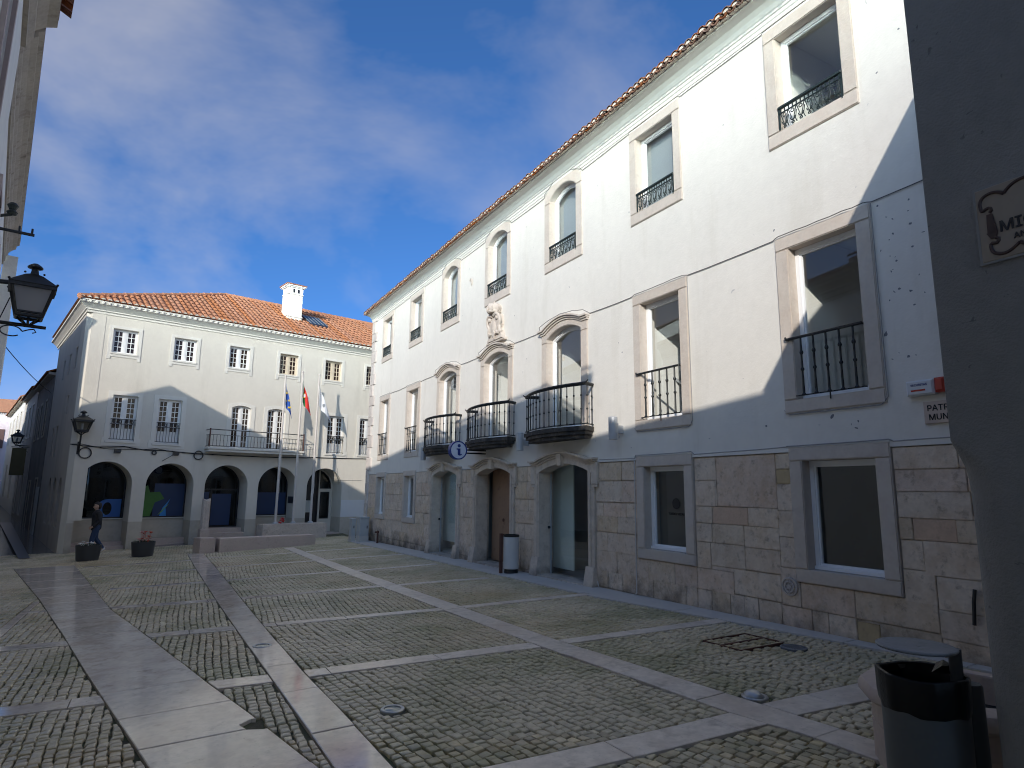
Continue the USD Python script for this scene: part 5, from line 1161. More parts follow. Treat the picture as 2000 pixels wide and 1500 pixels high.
m = MB(FS); m.box(17.0, 17.06, 2.35, 3.85, .16, .80); obj('panel', m, K['olive_panel'], t); m = MB(FS); m.tube([(17.03, 3.9, 0), (17.03, 3.9, .85)], .02, 5); obj('bracket', m, K['iron'], t)
# gutter strip and street slabs
m = MB(); q = [(-3.75, 26.0), (-3.45, 26.0), (-6.9, 44), (-7.4, 44)]; m.add([(x, y, float(zg(x, y)) + .012) for x, y in q], [(0, 1, 2, 3)]); obj('gutter', m, K['gutter'], kind='structure')
obj('street', grid_sheet(np.linspace(-14, 2, 9), np.r_[np.linspace(28.0, 90, 26)], -.008), K['street'], kind='structure')

# ================================================================== lanterns
def lantern(name, label, F, z0, h, w, arm, group=None, mat=K['iron'], glass=K['frosted'], wall_back=True):
    """square tapered lantern; F maps (across, up, out) with the lantern's axis at across=0, out=0; z0 bottom of the cage"""
    t = thing(name, label, 'street lamp', group)
    wb, wt = w * .30, w * .5; hc = h * .50; zr = z0 + hc
    m = MB(F); r = .013 * w / .38
    for sx, sy in ((-1, -1), (1, -1), (1, 1), (-1, 1)):
        m.tube([(sx * wb, z0, sy * wb), (sx * wt, zr, sy * wt)], r * 1.3, 6)
    def ringsq(q, z, rr): return [[(-q, z, -q), (q, z, -q)], [(q, z, -q), (q, z, q)], [(q, z, q), (-q, z, q)], [(-q, z, q), (-q, z, -q)]]
    for q, z, rr in ((wb, z0, r * 1.4), (wb * 1.06, z0 + h * .05, r), (wt, zr, r * 1.5)):
        for e in ringsq(q, z, rr): m.tube(e, rr, 6)
    for sx, sy in ((-1, -1), (1, -1), (1, 1), (-1, 1)): m.tube([(sx * wb * .9, z0, sy * wb * .9), (0, z0 - h * .16, 0)], r * .9, 5)
    m.tube([(0, z0, 0), (0, z0 - h * .17, 0)], r, 5); obj('cage', m, mat, t)
    for sx, sy in ((0, -1), (1, 0), (0, 1), (-1, 0)):
        e = np.array([sx, sy]); p = np.array([-sy, sx]); a, c_ = wb * .97, wt * .97
        m = MB(F); V = [(*(e * a - p * a), 0), (*(e * a + p * a), 0), (*(e * c_ + p * c_), 1), (*(e * c_ - p * c_), 1)]
        m.add([(x, z0 + .02 + (hc - .03) * z, y) for x, y, z in V], [(0, 1, 2, 3)]); obj('pane', m, glass, t)
    m = MB(F); k = 1.12
    rings = [(wt * k, zr - h * .05), (wt * k, zr), (wt * k * 1.02, zr + .01), (wt * .42, zr + h * .20), (wt * .20, zr + h * .235), (wt * .17, zr + h * .30)]
    V = []
    for q, z in rings: V += [(-q, z, -q), (q, z, -q), (q, z, q), (-q, z, q)]
    f = [(i * 4 + j, i * 4 + (j + 1) % 4, (i + 1) * 4 + (j + 1) % 4, (i + 1) * 4 + j) for i in range(len(rings) - 1) for j in range(4)] + [(20, 21, 22, 23), (3, 2, 1, 0)]
    m.add(V, f); obj('hood', m, mat, t)
    m = MB(F); s_ = w / .38; th = [(r_ * s_, z_ * s_) for r_, z_ in ((.03, 0), (.035, .02), (.07, .03), (.075, .042), (.055, .065), (.025, .085), (0, .09))]
    m.lathe([(a, zr + h * .30 + z_) for a, z_ in th], (0, 0, 0), 14, Fr(F.o, F.m[0], F.m[2], F.m[1])); obj('finial', m, mat, t, smooth=40)
    m = MB(F)
    for sx, sy in ((-1, -1), (1, -1), (1, 1), (-1, 1)): m.ball((sx * wt * k, zr + .025 * s_, sy * wt * k), .014 * s_, sub=1); m.ball((sx * wt * .45, zr + h * .2 + .02 * s_, sy * wt * .45), .012 * s_, sub=1)
    obj('ornament', m, mat, t, kind='stuff')
    m = MB(F); m.tube([(0, z0 + .06, 0), (0, z0 + hc * .75, 0)], .03 * s_, 8); obj('bulb_holder', m, K['lamp_grey'], t)
    arm(t)
    return t
o = FC((8.2, 0, .54))
FL = Fr((o[0], o[1], 0), ct, (0, 0, 1), cn)
def arm1(t):
    m = MB(FL); m.tube([(0, 3.53, -.56), (0, 3.53, .16)], [.022, .018], 8); obj('arm', m, K['iron'], t)
    m = MB(FL); m.tube([(0, 3.93, -.56), (0, 3.97, -.2)], .025, 6); m.box(-.05, .05, 3.80, 4.05, -.57, -.48); obj('wall_fixing', m, K['iron'], t); m = MB(FL); m.box(-.03, .03, 3.45, 3.62, -.57, -.53); obj('wall_plate', m, K['iron'], t)
    m = MB(FL)
    a = np.linspace(-.3, 1.9 * PI, 26); m.tube([(0, 3.45 + .065 * math.sin(x) , -.36 + .10 * math.cos(x)) for x in np.linspace(.4, 2 * PI, 22)], .007, 5)
    m.tube([(0, 3.455 + .055 * math.sin(x), -.13 + .09 * math.cos(x)) for x in np.linspace(.2, 1.75 * PI, 22)], .007, 5); m.tube([(0, 3.46, -.04), (0, 3.49, .02), (0, 3.50, .06), (0, 3.47, .08), (0, 3.455, .05)], .007, 5); m.tube([(0, 3.25, -.56), (0, 3.36, -.50), (0, 3.49, -.44)], .007, 5); obj('scroll', m, K['iron'], t)
lantern('street_lantern', 'big black lantern on a scrolled arm at the left edge near the camera', FL, 3.625, .64, .365, arm1, 'black street lanterns on wall arms')
FL2 = Fr(FB((-2.72, 0, .33)), dv, (0, 0, 1), nb)
def arm2(t):
    m = MB(FL2); m.tube([(0, 3.06, -.33), (0, 3.10, -.2), (0, 3.3, -.06), (0, 3.62, 0)], [.035, .035, .03, .03], 7); m.box(-.04, .04, 2.95, 3.4, -.335, -.30); obj('arm', m, K['iron'], t)
lantern('street_lantern', 'black lantern on a short curved arm at the left corner of the cream building', FL2, 3.75, .78, .56, arm2, 'black street lanterns on wall arms', glass=K['lantern_glass'])
FL3 = Fr(FS((17.6, 0, .62)), vv, (0, 0, 1), -dv)
def arm3(t):
    m = MB(FL3); m.tube([(0, 4.0, -.62), (0, 4.02, .06)], .03, 6); m.tube([(0, 3.6, -.62), (0, 3.9, -.3), (0, 4.0, -.1)], .015, 5); obj('arm', m, K['iron'], t)
lantern('street_lantern', 'small dark lantern far down the left street in shadow', FL3, 4.15, .80, .52, arm3, 'black street lanterns on wall arms', glass=K['lantern_glass'])
# cables across the left street
def wire(name, label, p, q, sag, r=.012):
    t = np.linspace(0, 1, 14)[:, None]; c_ = np.array(p) + (np.array(q) - np.array(p)) * t; c_[:, 2] -= sag * 4 * (t * (1 - t))[:, 0]; m = MB(); m.tube(c_, r, 5); return obj(name, m, K['cable'], None, label=label, cat='cable')
wire('overhead_cable', 'overhead cable crossing the left street towards the cream flank', FC((24.5, 6.05, .30)), FS((9.5, 6.2, .02)), .1, .014)
wire('loose_wire', 'thin loose wire hanging below the near left lantern', FC((8.6, 3.9, .36)), FC((9.4, 3.05, .06)), .05, .006)

# ================================================================== things on the town hall wall
FI = Fr((6.5, 14.45, 2.82), (1, 0, 0), (0, 0, 1), (0, -1, 0))
t = thing('info_sign', 'round blue and white information sign projecting over the portals', 'sign')
m = MB(FI); m.lathe([(0, -.07), (.235, -.07), (.235, .07), (.205, .07), (.205, .062)], (0, 0, 0), 40); obj('sign_drum', m, K['blue'], t, smooth=40)
m = MB(FI); m.lathe([(.204, .06), (.204, .066), (0, .066)], (0, 0, 0), 40); m.lathe([(0, -.0715), (.204, -.0715)], (0, 0, 0), 40); obj('sign_face', m, K['sign_white'], t)
m = MB(FI); m.lathe([(.042, .068), (.042, .074), (0, .074)], (.012, .115, 0), 18); obj('letter_dot', m, K['blue'], t)
m = MB(FI); sh = Polygon([(-.055, .045), (.048, .045), (.048, -.085), (.055, -.10), (.085, -.085), (.09, -.11), (.04, -.135), (-.005, -.125), (-.022, -.10), (-.022, .012), (-.055, .015)]); m.ext(sh, .068, .074); obj('letter', m, K['blue'], t)
m = MB(FI); m.tube([(.23, .02, 0), (.80, .02, 0)], .018, 6); m.tube([(.23, -.06, 0), (.80, -.06, 0)], .018, 6); obj('bracket', m, K['iron'], t)
for y_, z0_, lab in ((8.93, 2.77, 'grey cylinder wall lamp right of the largest balcony'), (12.30, 2.73, 'grey cylinder wall lamp between the middle and right balconies'), (18.30, 2.72, 'grey cylinder wall lamp left of the farthest balcony')):
    t = thing('wall_lamp', lab, 'wall lamp', 'grey cylinder lamps between the balconies')
    m = MB(); m.lathe([(0, z0_), (.075, z0_), (.082, z0_ + .012), (.082, z0_ + .40), (.072, z0_ + .41), (.072, z0_ + .405), (0, z0_ + .405)], (AX - .22, y_, 0), 20); obj('lamp_body', m, K['lamp_grey'], t, smooth=40)
    m = MB(); m.box(AX - .15, AX, y_ - .03, y_ + .03, z0_ + .12, z0_ + .26); obj('wall_arm', m, K['lamp_grey'], t)
t = thing('alarm_box', 'white alarm box with red strobe light above the marble plaque', 'alarm')
m = MB(FA); m.bbox(3.58, 3.87, 2.93, 3.10, .0, .09, .02); obj('housing', m, K['alarm_white'], t)
m = MB(FA); m.bbox(3.47, 3.575, 2.945, 3.105, .0, .095, .025); obj('strobe', m, K['alarm_red'], t)
m, w_ = text_on(FA, 'SECURITAS', .022, 3.815, 3.035, .0905, True, True); obj('lettering', m, K['blue'], t)
m = MB(FA); m.box(3.665, 3.815, 2.975, 2.995, .0902, .092); obj('red_bar', m, K['alarm_red'], t)
t = thing('marble_plaque', 'pinkish marble plaque with black lettering beside the corner house', 'plaque')
m = MB(FA); m.bbox(3.12, 3.735, 2.615, 2.86, .0, .03, .006); obj('slab', m, K['plaque'], t)
m, w_ = text_on(FA, 'PATRIMÓNIO', .062, 3.70, 2.755, .0305, True, True); obj('lettering', m, K['black_letter'], t)
m, w_ = text_on(FA, 'MUNICIPAL', .062, 3.69, 2.655, .0305, True, True); obj('lettering', m, K['black_letter'], t)

# ================================================================== furniture of the square
def gz_(x, y): return float(zg(x, y))
def block(name, label, cat, pts, ztop, mat, group=None, parent=None, r=.02):
    p = Polygon(pts); m = MB(); zb = min(gz_(x, y) for x, y in pts) - .05
    m.ext(p, zb, ztop - r); m.ext(p.buffer(-r, join_style=2), ztop - r, ztop)
    V = np.array(p.exterior.coords[:-1]); 
    return obj(name, m, mat, parent, label=label, cat=cat, group=group)
block('stone_bench', 'long low pinkish limestone bench block in front of the flagpoles', 'bench', [(1.96, 23.45), (5.25, 24.25), (5.12, 24.85), (1.85, 24.05)], .13, K['bench'], 'limestone blocks at the far end of the square')
block('stone_bench', 'short square limestone block left of the long bench', 'bench', [(1.37, 23.50), (1.83, 23.52), (1.80, 24.12), (1.20, 24.25)], .15, K['bench'], 'limestone blocks at the far end of the square')
fb = [FB((3.56, 0, 1.5)), FB((6.28, 0, 1.5)), FB((6.28, 0, .8)), FB((3.56, 0, .8))]
block('flagpole_plinth', 'rough quarried stone block carrying the three flagpoles', 'plinth', [(p[0], p[1]) for p in fb], .36, K['rough_stone'])
t = thing('column_stump', 'weathered fragment of a stone column standing beside the middle arch', 'column')
c0 = FB((1.62, 0, .55)); m = MB(); m.bbox(-.17, .17, -.17, .17, gz_(*c0[:2]) - .05, .22, .02, Fr((c0[0], c0[1], 0), dv, -nb, (0, 0, 1))); obj('base_block', m, K['bench'], t)
m = MB(); n = 18; zz = np.linspace(.22, 1.34, 9); V = []
for z in zz:
    for k in range(n):
        a = 2 * PI * k / n; r_ = .155 * (1 - .05 * (z - .22)) * (1 + .05 * math.cos(9 * a)) * (1 + .05 * float(meshkit.noise([[math.cos(a) * 2, math.sin(a) * 2, z * 4]])[0] - .5)); V.append((c0[0] + r_ * math.cos(a), c0[1] + r_ * math.sin(a), z + (.05 * math.sin(a * 2 + 1) if z > 1.3 else 0)))
f = [(i * n + j, i * n + (j + 1) % n, (i + 1) * n + (j + 1) % n, (i + 1) * n + j) for i in range(8) for j in range(n)]; V += [(c0[0], c0[1], 1.34)]; f += [(8 * n + j, 8 * n + (j + 1) % n, len(V) - 1, len(V) - 1) for j in range(n)]
m.add(V, f); obj('shaft', m, K['rough_stone'], t, smooth=40)
# flagpoles and limp flags
def flag(name, label, base, z1, H, tip, cols, extra=None):
    """a flag hanging limp: hoist along the pole from z1 down H, cloth gathered in folds, lowest tip given as (along, z)"""
    t = thing(name, label, 'flag')
    nu, nv = 15, 13; U = np.linspace(0, 1, nu)[:, None]; Vv = np.linspace(0, 1, nv)[None]
    al = U * (.06 + tip[0] * Vv ** .6 * (.35 + .65 * U)) ; zz = z1 - Vv * H - U ** 1.15 * (z1 - H - tip[1]) * (.30 + .70 * Vv ** .7) - U * (1 - Vv) * .15
    out = .075 * np.sin(U * 3 * PI + Vv * 1.5) * (.4 + .6 * Vv) * np.minimum(1, U * 3) + .02 * np.sin(U * 7 * PI + 2 * Vv)
    P_ = np.stack([al + 0 * zz, zz, out + 0 * zz], -1)
    F = Fr((base[0], base[1], 0), dv, (0, 0, 1), nb)
    for nm, u0, u1, mat in cols:
        i0, i1 = int(round(u0 * (nu - 1))), int(round(u1 * (nu - 1))); q = P_[i0:i1 + 1]; a, b_ = q.shape[:2]
        idx = (np.arange(a - 1)[:, None] * b_ + np.arange(b_ - 1)[None]).ravel(); m = MB(F); m.add(q.reshape(-1, 3), np.stack([idx, idx + 1, idx + b_ + 1, idx + b_], 1)); obj(nm, m, mat, t, smooth=True)
    if extra: extra(t, P_, F)
    return t
def emblem(t, P_, F):
    i, j = 6, 6; p = P_[i, j]; m = MB(F); m.lathe([(.10, .0), (.10, .05), (.07, .05), (.07, 0)], (p[0], p[1], p[2] + .02), 18); obj('emblem', m, K['flag_gold'], t); m = MB(F); m.ext(Polygon([(-.05, .07), (.05, .07), (.05, -.03), (0, -.08), (-.05, -.03)]), 0, .06, Fr(F((p[0], p[1], p[2] + .01)), dv, (0, 0, 1), nb)); obj('emblem_shield', m, K['flag_white'], t)
def stars(t, P_, F):
    for i, j in ((4, 4), (7, 3), (10, 5), (11, 8), (8, 10), (5, 8)):
        p = P_[i, j]; m = MB(Fr(F((p[0], p[1], p[2] + .012)), dv, (0, 0, 1), nb)); m.ext(Polygon([(q * math.sin(k * PI / 5), q * math.cos(k * PI / 5)) for k, q in enumerate([.06, .025] * 5)]), 0, .01); obj('star', m, K['flag_gold'], t)
def crest(t, P_, F):
    p = P_[8, 8]; m = MB(Fr(F((p[0], p[1], p[2] + .012)), dv, (0, 0, 1), nb)); m.ext(Polygon([(-.06, .08), (.06, .08), (.06, -.02), (0, -.08), (-.06, -.02)]), 0, .01); obj('crest', m, K['lamp_grey'], t)
for d_, zt, lab, fl in ((4.235, 6.57, 'leftmost white flagpole on the stone plinth, carrying the blue flag', ('blue_flag', 'limp dark blue flag with gold stars on the left pole', 6.25, .82, (.32, 4.75), [('cloth', 0, 1, K['flag_blue'])], stars)),
                        (4.985, 6.85, 'middle white flagpole on the stone plinth, carrying the green and red flag', ('green_red_flag', 'limp green and red national flag on the middle pole', 6.45, .86, (.42, 4.95), [('green_cloth', 0, .5, K['flag_green']), ('red_cloth', .5, 1, K['flag_red'])], emblem)),
                        (5.75, 6.83, 'rightmost white flagpole on the stone plinth, carrying the white flag', ('white_flag', 'limp white municipal flag on the right pole', 6.35, .85, (.58, 4.80), [('cloth', 0, 1, K['flag_white'])], crest))):
    p = FB((d_, 0, 1.0)); t = thing('flagpole', lab, 'flagpole', 'white flagpoles in front of the cream building', loc=(p[0], p[1], 0))
    m = MB(); m.lathe([(.055, .355), (.05, 2.0), (.042, 4.5), (.034, zt - .04), (.045, zt - .03), (.05, zt), (.03, zt + .04), (0, zt + .05)], (0, 0, 0), 14); obj('pole', m, K['pole'], t, smooth=40)
    m = MB(); m.lathe([(.11, .355), (.11, .40), (.07, .43), (.056, .44)], (0, 0, 0), 14); obj('collar', m, K['lamp_grey'], t)
    m = MB(); m.tube([(.055, -.02, zt - .1), (.06, -.03, 3.0), (.06, -.02, 1.6)], .006, 4); obj('halyard', m, K['white_cable'], t)
    flag(fl[0], fl[1], p + .045 * dv, *fl[2:])
wp = FB((4.47, 0, 1.05)); t = thing('wreath', 'small round red flower wreath on the plinth beside the left pole', 'wreath')
for k in range(26):
    a, b_ = rng.uniform(0, 2 * PI), math.sqrt(rng.uniform(0, 1)) * .115; m = MB(Fr(wp, dv, (0, 0, 1), nb)); m.ball((b_ * math.cos(a), .36 + .12 + b_ * math.sin(a), rng.uniform(0, .05)), .03, sub=1); obj('flower', m, K['wreath_red'], t, smooth=True)
# planters
def planter(x, y, label, flowers, mat, nfl):
    z = gz_(x, y); t = thing('planter', label, 'planter', loc=(x, y, z))
    m = MB(); m.lathe([(0, 0), (.29, 0), (.30, .02), (.345, .42), (.345, .46), (.315, .46), (.31, .40), (0, .40)], (0, 0, 0), 28); obj('tub', m, K['planter_pot'], t, smooth=40)
    m = MB(); m.lathe([(.305, .401), (0, .42)], (0, 0, 0), 20); obj('soil', m, K['soil'], t)
    r_ = np.random.default_rng(int(abs(x * 100))); m = MB()
    for k in range(90):
        a, q = r_.uniform(0, 2 * PI), math.sqrt(r_.uniform()) * .26; L = r_.uniform(.05, .16); dirv = np.array([math.cos(a), math.sin(a), r_.uniform(.3, 1.4)]); dirv /= np.linalg.norm(dirv); sd = np.cross(dirv, [0, 0, 1.0]); sd /= np.linalg.norm(sd); p = np.array([q * math.cos(a), q * math.sin(a), .41])
        m.add([p, p + dirv * L * .5 + sd * .028, p + dirv * L, p + dirv * L * .5 - sd * .028], [(0, 1, 2, 3)])
    obj('leaves', m, K['leaf'], t, kind='stuff')
    for k in range(nfl):
        a, q = r_.uniform(0, 2 * PI), math.sqrt(r_.uniform()) * (.20 if mat is K['red_petal'] else .26); hgt = .47 + r_.uniform(0, .30 if mat is K['red_petal'] else .10); m = MB(); c_ = np.array([q * math.cos(a), q * math.sin(a), hgt])
        for j in range(7):
            b_ = j * 2 * PI / 7 + r_.uniform(-.2, .2); e = np.array([math.cos(b_), math.sin(b_), r_.uniform(.1, .7)]); s_ = np.array([-math.sin(b_), math.cos(b_), 0]); m.add([c_, c_ + e * .035 + s_ * .025, c_ + e * .07, c_ + e * .035 - s_ * .025], [(0, 1, 2, 3)])
        m.tube([(c_[0] * .6, c_[1] * .6, .41), tuple(c_)], .004, 4); obj('flower', m, mat, t)
planter(-1.72, 23.72, 'round charcoal planter tub with few white flowers, left of the two', 'white', K['white_petal'], 7)
planter(-.26, 23.95, 'round charcoal planter tub with orange red flowers', 'red', K['red_petal'], 16)
# the light-grey litter bin by the portals
x, y = 7.02, 12.55; z = gz_(x, y); t = thing('litter_bin', 'light grey cylinder litter bin between the portals of the town hall', 'litter bin', loc=(x, y, z))
m = MB(); m.lathe([(0, .10), (.165, .10), (.175, .12), (.175, .455), (.172, .458), (.172, .464), (.175, .467), (.175, .80), (.17, .80), (.165, .3), (0, .3)], (0, 0, 0), 28); obj('bin_body', m, K['bin_white'], t, smooth=30)
m = MB(); m.lathe([(.178, .79), (.182, .80), (.182, .835), (.160, .84), (.155, .79)], (0, 0, 0), 28); obj('rim', m, K['iron'], t, smooth=30)
m = MB(); m.lathe([(0, 0), (.15, 0), (.16, .02), (.15, .095), (0, .099)], (0, 0, 0), 20); obj('foot', m, K['iron'], t)
m = MB(); m.box(-.24, -.18, .06, .12, 0, .86); m.box(-.20, -.15, .05, .13, .82, .85); obj('post', m, K['rust'], t)
# the dark bin in the foreground
bx, by = 3.53, 1.95; z = gz_(bx, by); t = thing('foreground_bin', 'dark grey litter bin with black bag and flat round lid in the foreground', 'litter bin', loc=(bx, by, z))
m = MB(); m.lathe([(0, .22), (.185, .22), (.19, .235), (.195, .86), (.188, .86), (.183, .28), (0, .28)], (0, 0, 0), 36); obj('bin_body', m, K['bin_grey'], t, smooth=30)
m = MB(); n = 48; V = []; br = np.random.default_rng(3); ph = br.uniform(0, 6, 6)
lv = [(.196, .70), (.201, .715), (.205, .76), (.206, .82), (.207, .868), (.199, .878), (.186, .868), (.176, .80), (.165, .62), (.10, .45), (.0, .42)]
for i, (r_, z_) in enumerate(lv):
    for k in range(n):
        a = 2 * PI * k / n; wv = .004 * math.sin(7 * a + ph[0]) + .003 * math.sin(13 * a + ph[1]); V.append(((r_ + wv * (1 if i > 0 else .3)) * math.cos(a), (r_ + wv * (1 if i > 0 else .3)) * math.sin(a), z_ + (.006 * math.sin(5 * a + ph[2]) + .003 * math.sin(11 * a + ph[3]) if i < 2 else .006 * math.sin(3 * a + ph[4]))))
m.add(V, [(i * n + j, i * n + (j + 1) % n, (i + 1) * n + (j + 1) % n, (i + 1) * n + j) for i in range(len(lv) - 1) for j in range(n)]); obj('bin_bag', m, K['bag'], t, smooth=True)
m = MB(); q = br.normal(0, 1, (14, 3)); h_ = trimesh.convex.convex_hull(q * [.03, .045, .02]); m.add(h_.vertices + [.15, -.06, .885], h_.faces); obj('bag_knot', m, K['bag'], t)
px_, py_ = .125, -.105
m = MB(); m.tube([(px_, py_, 0), (px_, py_, .995)], .030, 14); obj('post', m, K['bin_grey'], t, smooth=40)
m = MB(); m.lathe([(0, .992), (.178, .992), (.184, .998), (.184, 1.004), (.178, 1.008), (.10, 1.003), (0, .999)], (-.03, .0, 0), 40); m.tube([(px_, py_, .97), (.06, -.04, .985), (-.02, 0, .99)], .014, 6); obj('lid', m, K['lid_grey'], t, smooth=30)
m = MB(); m.tube([(px_ - .10, py_ + .06, .5), (px_, py_, .5)], .015, 6); m.tube([(px_ - .10, py_ + .06, .8), (px_, py_, .8)], .015, 6); obj('clamp', m, K['iron'], t)
zb = gz_(3.73, 1.83); t = thing('bollard', 'short thick grey bollard standing right behind the foreground bin', 'bollard', loc=(3.74, 1.83, zb))
m = MB(); m.lathe([(0, -.05), (.056, -.05), (.055, .80), (.05, .812), (0, .815)], (0, 0, 0), 24); obj('shaft', m, K['bin_grey'], t, smooth=30)
# stone basin behind the bin
bxx, byy = 4.72, 2.36; zb = gz_(bxx, byy); t = thing('stone_basin', 'old round stone planting basin with dark soil behind the foreground bin', 'planter', loc=(bxx, byy, 0))
m = MB(); m.lathe([(.53, zb - .05), (.53, zb + .22), (.52, zb + .225), (.52, zb + .235), (.53, zb + .24), (.525, .50)], (0, 0, 0), 12); obj('basin_wall', m, K['bench'], t)
m = MB(); m.lathe([(.50, .498), (.57, .498), (.60, .52), (.605, .56), (.585, .60), (.54, .615), (.44, .615), (.43, .60), (.43, .36)], (0, 0, 0), 12); obj('coping', m, K['bench'], t, smooth=35)
m = MB(); m.lathe([(.44, .43), (.2, .45), (0, .46)], (0, 0, 0), 12); obj('soil', m, K['soil'], t)
# utility cabinets and the rusty standpipe at the far corner
for (x0, x1, y0, y1, h_, lab) in ((6.80, 7.16, 23.95, 24.40, .92, 'larger grey utility cabinet against the far corner of the town hall'), (6.62, 6.78, 24.42, 24.80, .86, 'narrow grey utility cabinet, the farther of the two at the corner')):
    z = gz_(x0, y0); t = thing('utility_cabinet', lab, 'utility cabinet', loc=(0, 0, z))
    m = MB(); m.box(x0, x1, y0, y1, -.05, .22); obj('foot', m, K['kerb'], t)
    m = MB(); m.bbox(x0 + .01, x1 - .01, y0 + .01, y1 - .01, .222, h_ - .03, .006); obj('housing', m, K['cabinet'], t)
    m = MB(); m.bbox(x0 - .012, x1 + .012, y0 - .012, y1 + .012, h_ - .029, h_ + .01, .012); obj('cap', m, K['cabinet'], t)
    m = MB(); m.box(x0 + .05, x1 - .04, y0 - .002, y0 + .008, .27, h_ - .07); obj('door', m, K['cabinet'], t)
    m = MB(); m.box(x1 - .09, x1 - .06, y0 - .012, y0 - .003, .5, .6); obj('lock', m, K['iron'], t)
x, y = 7.18, 22.9; z = gz_(x, y); t = thing('standpipe', 'short rusty standpipe at the foot of the town hall near the cabinets', 'pipe', loc=(x, y, z))
m = MB(); m.lathe([(.05, -.02), (.05, .02), (.035, .04), (.032, .36), (.05, .37), (.05, .43), (.03, .45), (0, .46)], (0, 0, 0), 12); obj('pipe', m, K['rust'], t); m = MB(); m.tube([(-.02, 0, .40), (-.10, 0, .40)], .03, 8); obj('outlet', m, K['rust'], t)
# lights and covers let into the paving
for x, y, r_, lab, dome_ in ((1.94, 5.54, .105, 'round steel floor light among the cobbles of the nearest central panel', 0), (1.31, 8.67, .115, 'round floor light let into the left slab strip', 0), (4.74, 4.06, .115, 'hooded round floor light where the slab strips cross on the right', 1)):
    z = gz_(x, y); t = thing('floor_light', lab, 'floor light', loc=(x, y, z))
    m = MB(); m.lathe([(r_ * 1.0, -.03), (r_ * 1.0, .006), (r_ * .93, .012), (r_ * .72, .010), (r_ * .70, -.01)], (0, 0, 0), 32); obj('steel_ring', m, K['steel'], t, smooth=30)
    m = MB(); m.lathe([(r_ * .71, .004), (r_ * .4, .009), (0, .011)], (0, 0, 0), 28); obj('lens', m, K['lens'], t, smooth=True)
    if dome_:
        m = MB(); V = []; nn = 14
        for i in range(5):
            for k in range(nn + 1):
                a = PI * .62 + (PI * .9) * k / nn; e = i / 4 * PI / 2; V.append((r_ * .8 * math.cos(a) * math.cos(e), r_ * .8 * math.sin(a) * math.cos(e), .008 + .055 * math.sin(e)))
        f = [(i * (nn + 1) + j, i * (nn + 1) + j + 1, (i + 1) * (nn + 1) + j + 1, (i + 1) * (nn + 1) + j) for i in range(4) for j in range(nn)]; m.add(V, f); obj('hood', m, K['steel'], t, smooth=True)
z = gz_(6.47, 4.96); t = thing('drain_cover', 'round grey iron drain cover near the foot of the town hall wall', 'drain cover', loc=(6.47, 4.96, z)); m = MB(); m.lathe([(.145, -.03), (.145, .0), (.135, .004), (0, .004)], (0, 0, 0), 28); obj('cover', m, K['lid_grey'], t)
for k in range(6):
    m = MB(); m.box(-.09, .09, -.085 + k * .032, -.075 + k * .032, .0045, .009); obj('rib', m, K['lid_grey'], t)
t = thing('inset_cover', 'square cobble-filled access cover with dark iron frame near the wall', 'access cover')
Q = np.array([(5.885, 5.205), (6.575, 5.165), (6.565, 5.725), (5.885, 5.765)])
def strip_box(p, q, w, z0, z1, name, mat):
    p, q = np.array(p), np.array(q); e = (q - p) / np.linalg.norm(q - p); s_ = np.array([-e[1], e[0]]) * w / 2; m = MB(); P_ = [p - s_, q - s_, q + s_, p + s_]; m.add([(*r_, gz_(*r_) + z0) for r_ in P_] + [(*r_, gz_(*r_) + z1) for r_ in P_], [(3, 2, 1, 0), (4, 5, 6, 7), (0, 1, 5, 4), (1, 2, 6, 5), (2, 3, 7, 6), (3, 0, 4, 7)]); obj(name, m, mat, t)
for k in range(4): strip_box(Q[k], Q[(k + 1) % 4], .014, -.03, .002, 'frame_bar', K['rust'])
strip_box((Q[0] + Q[3]) / 2, (Q[1] + Q[2]) / 2, .03, -.03, .004, 'frame_bar', K['rust'])
for i in range(5):
    for j in range(6):
        if rng.random() < .06: continue
        u, v = (i + .5) / 5, (j + .5) / 6; c_ = (Q[0] * (1 - u) + Q[1] * u) * (1 - v) + (Q[3] * (1 - u) + Q[2] * u) * v
        if abs(v - .5) < .06: continue
        obj('inset_cobble', cobble_mesh((c_ + np.array([(-.055, -.036), (.055, -.036), (.055, .036), (-.055, .036)]) + rng.normal(0, .004, (4, 2)))[None]), K['cobble'], t)

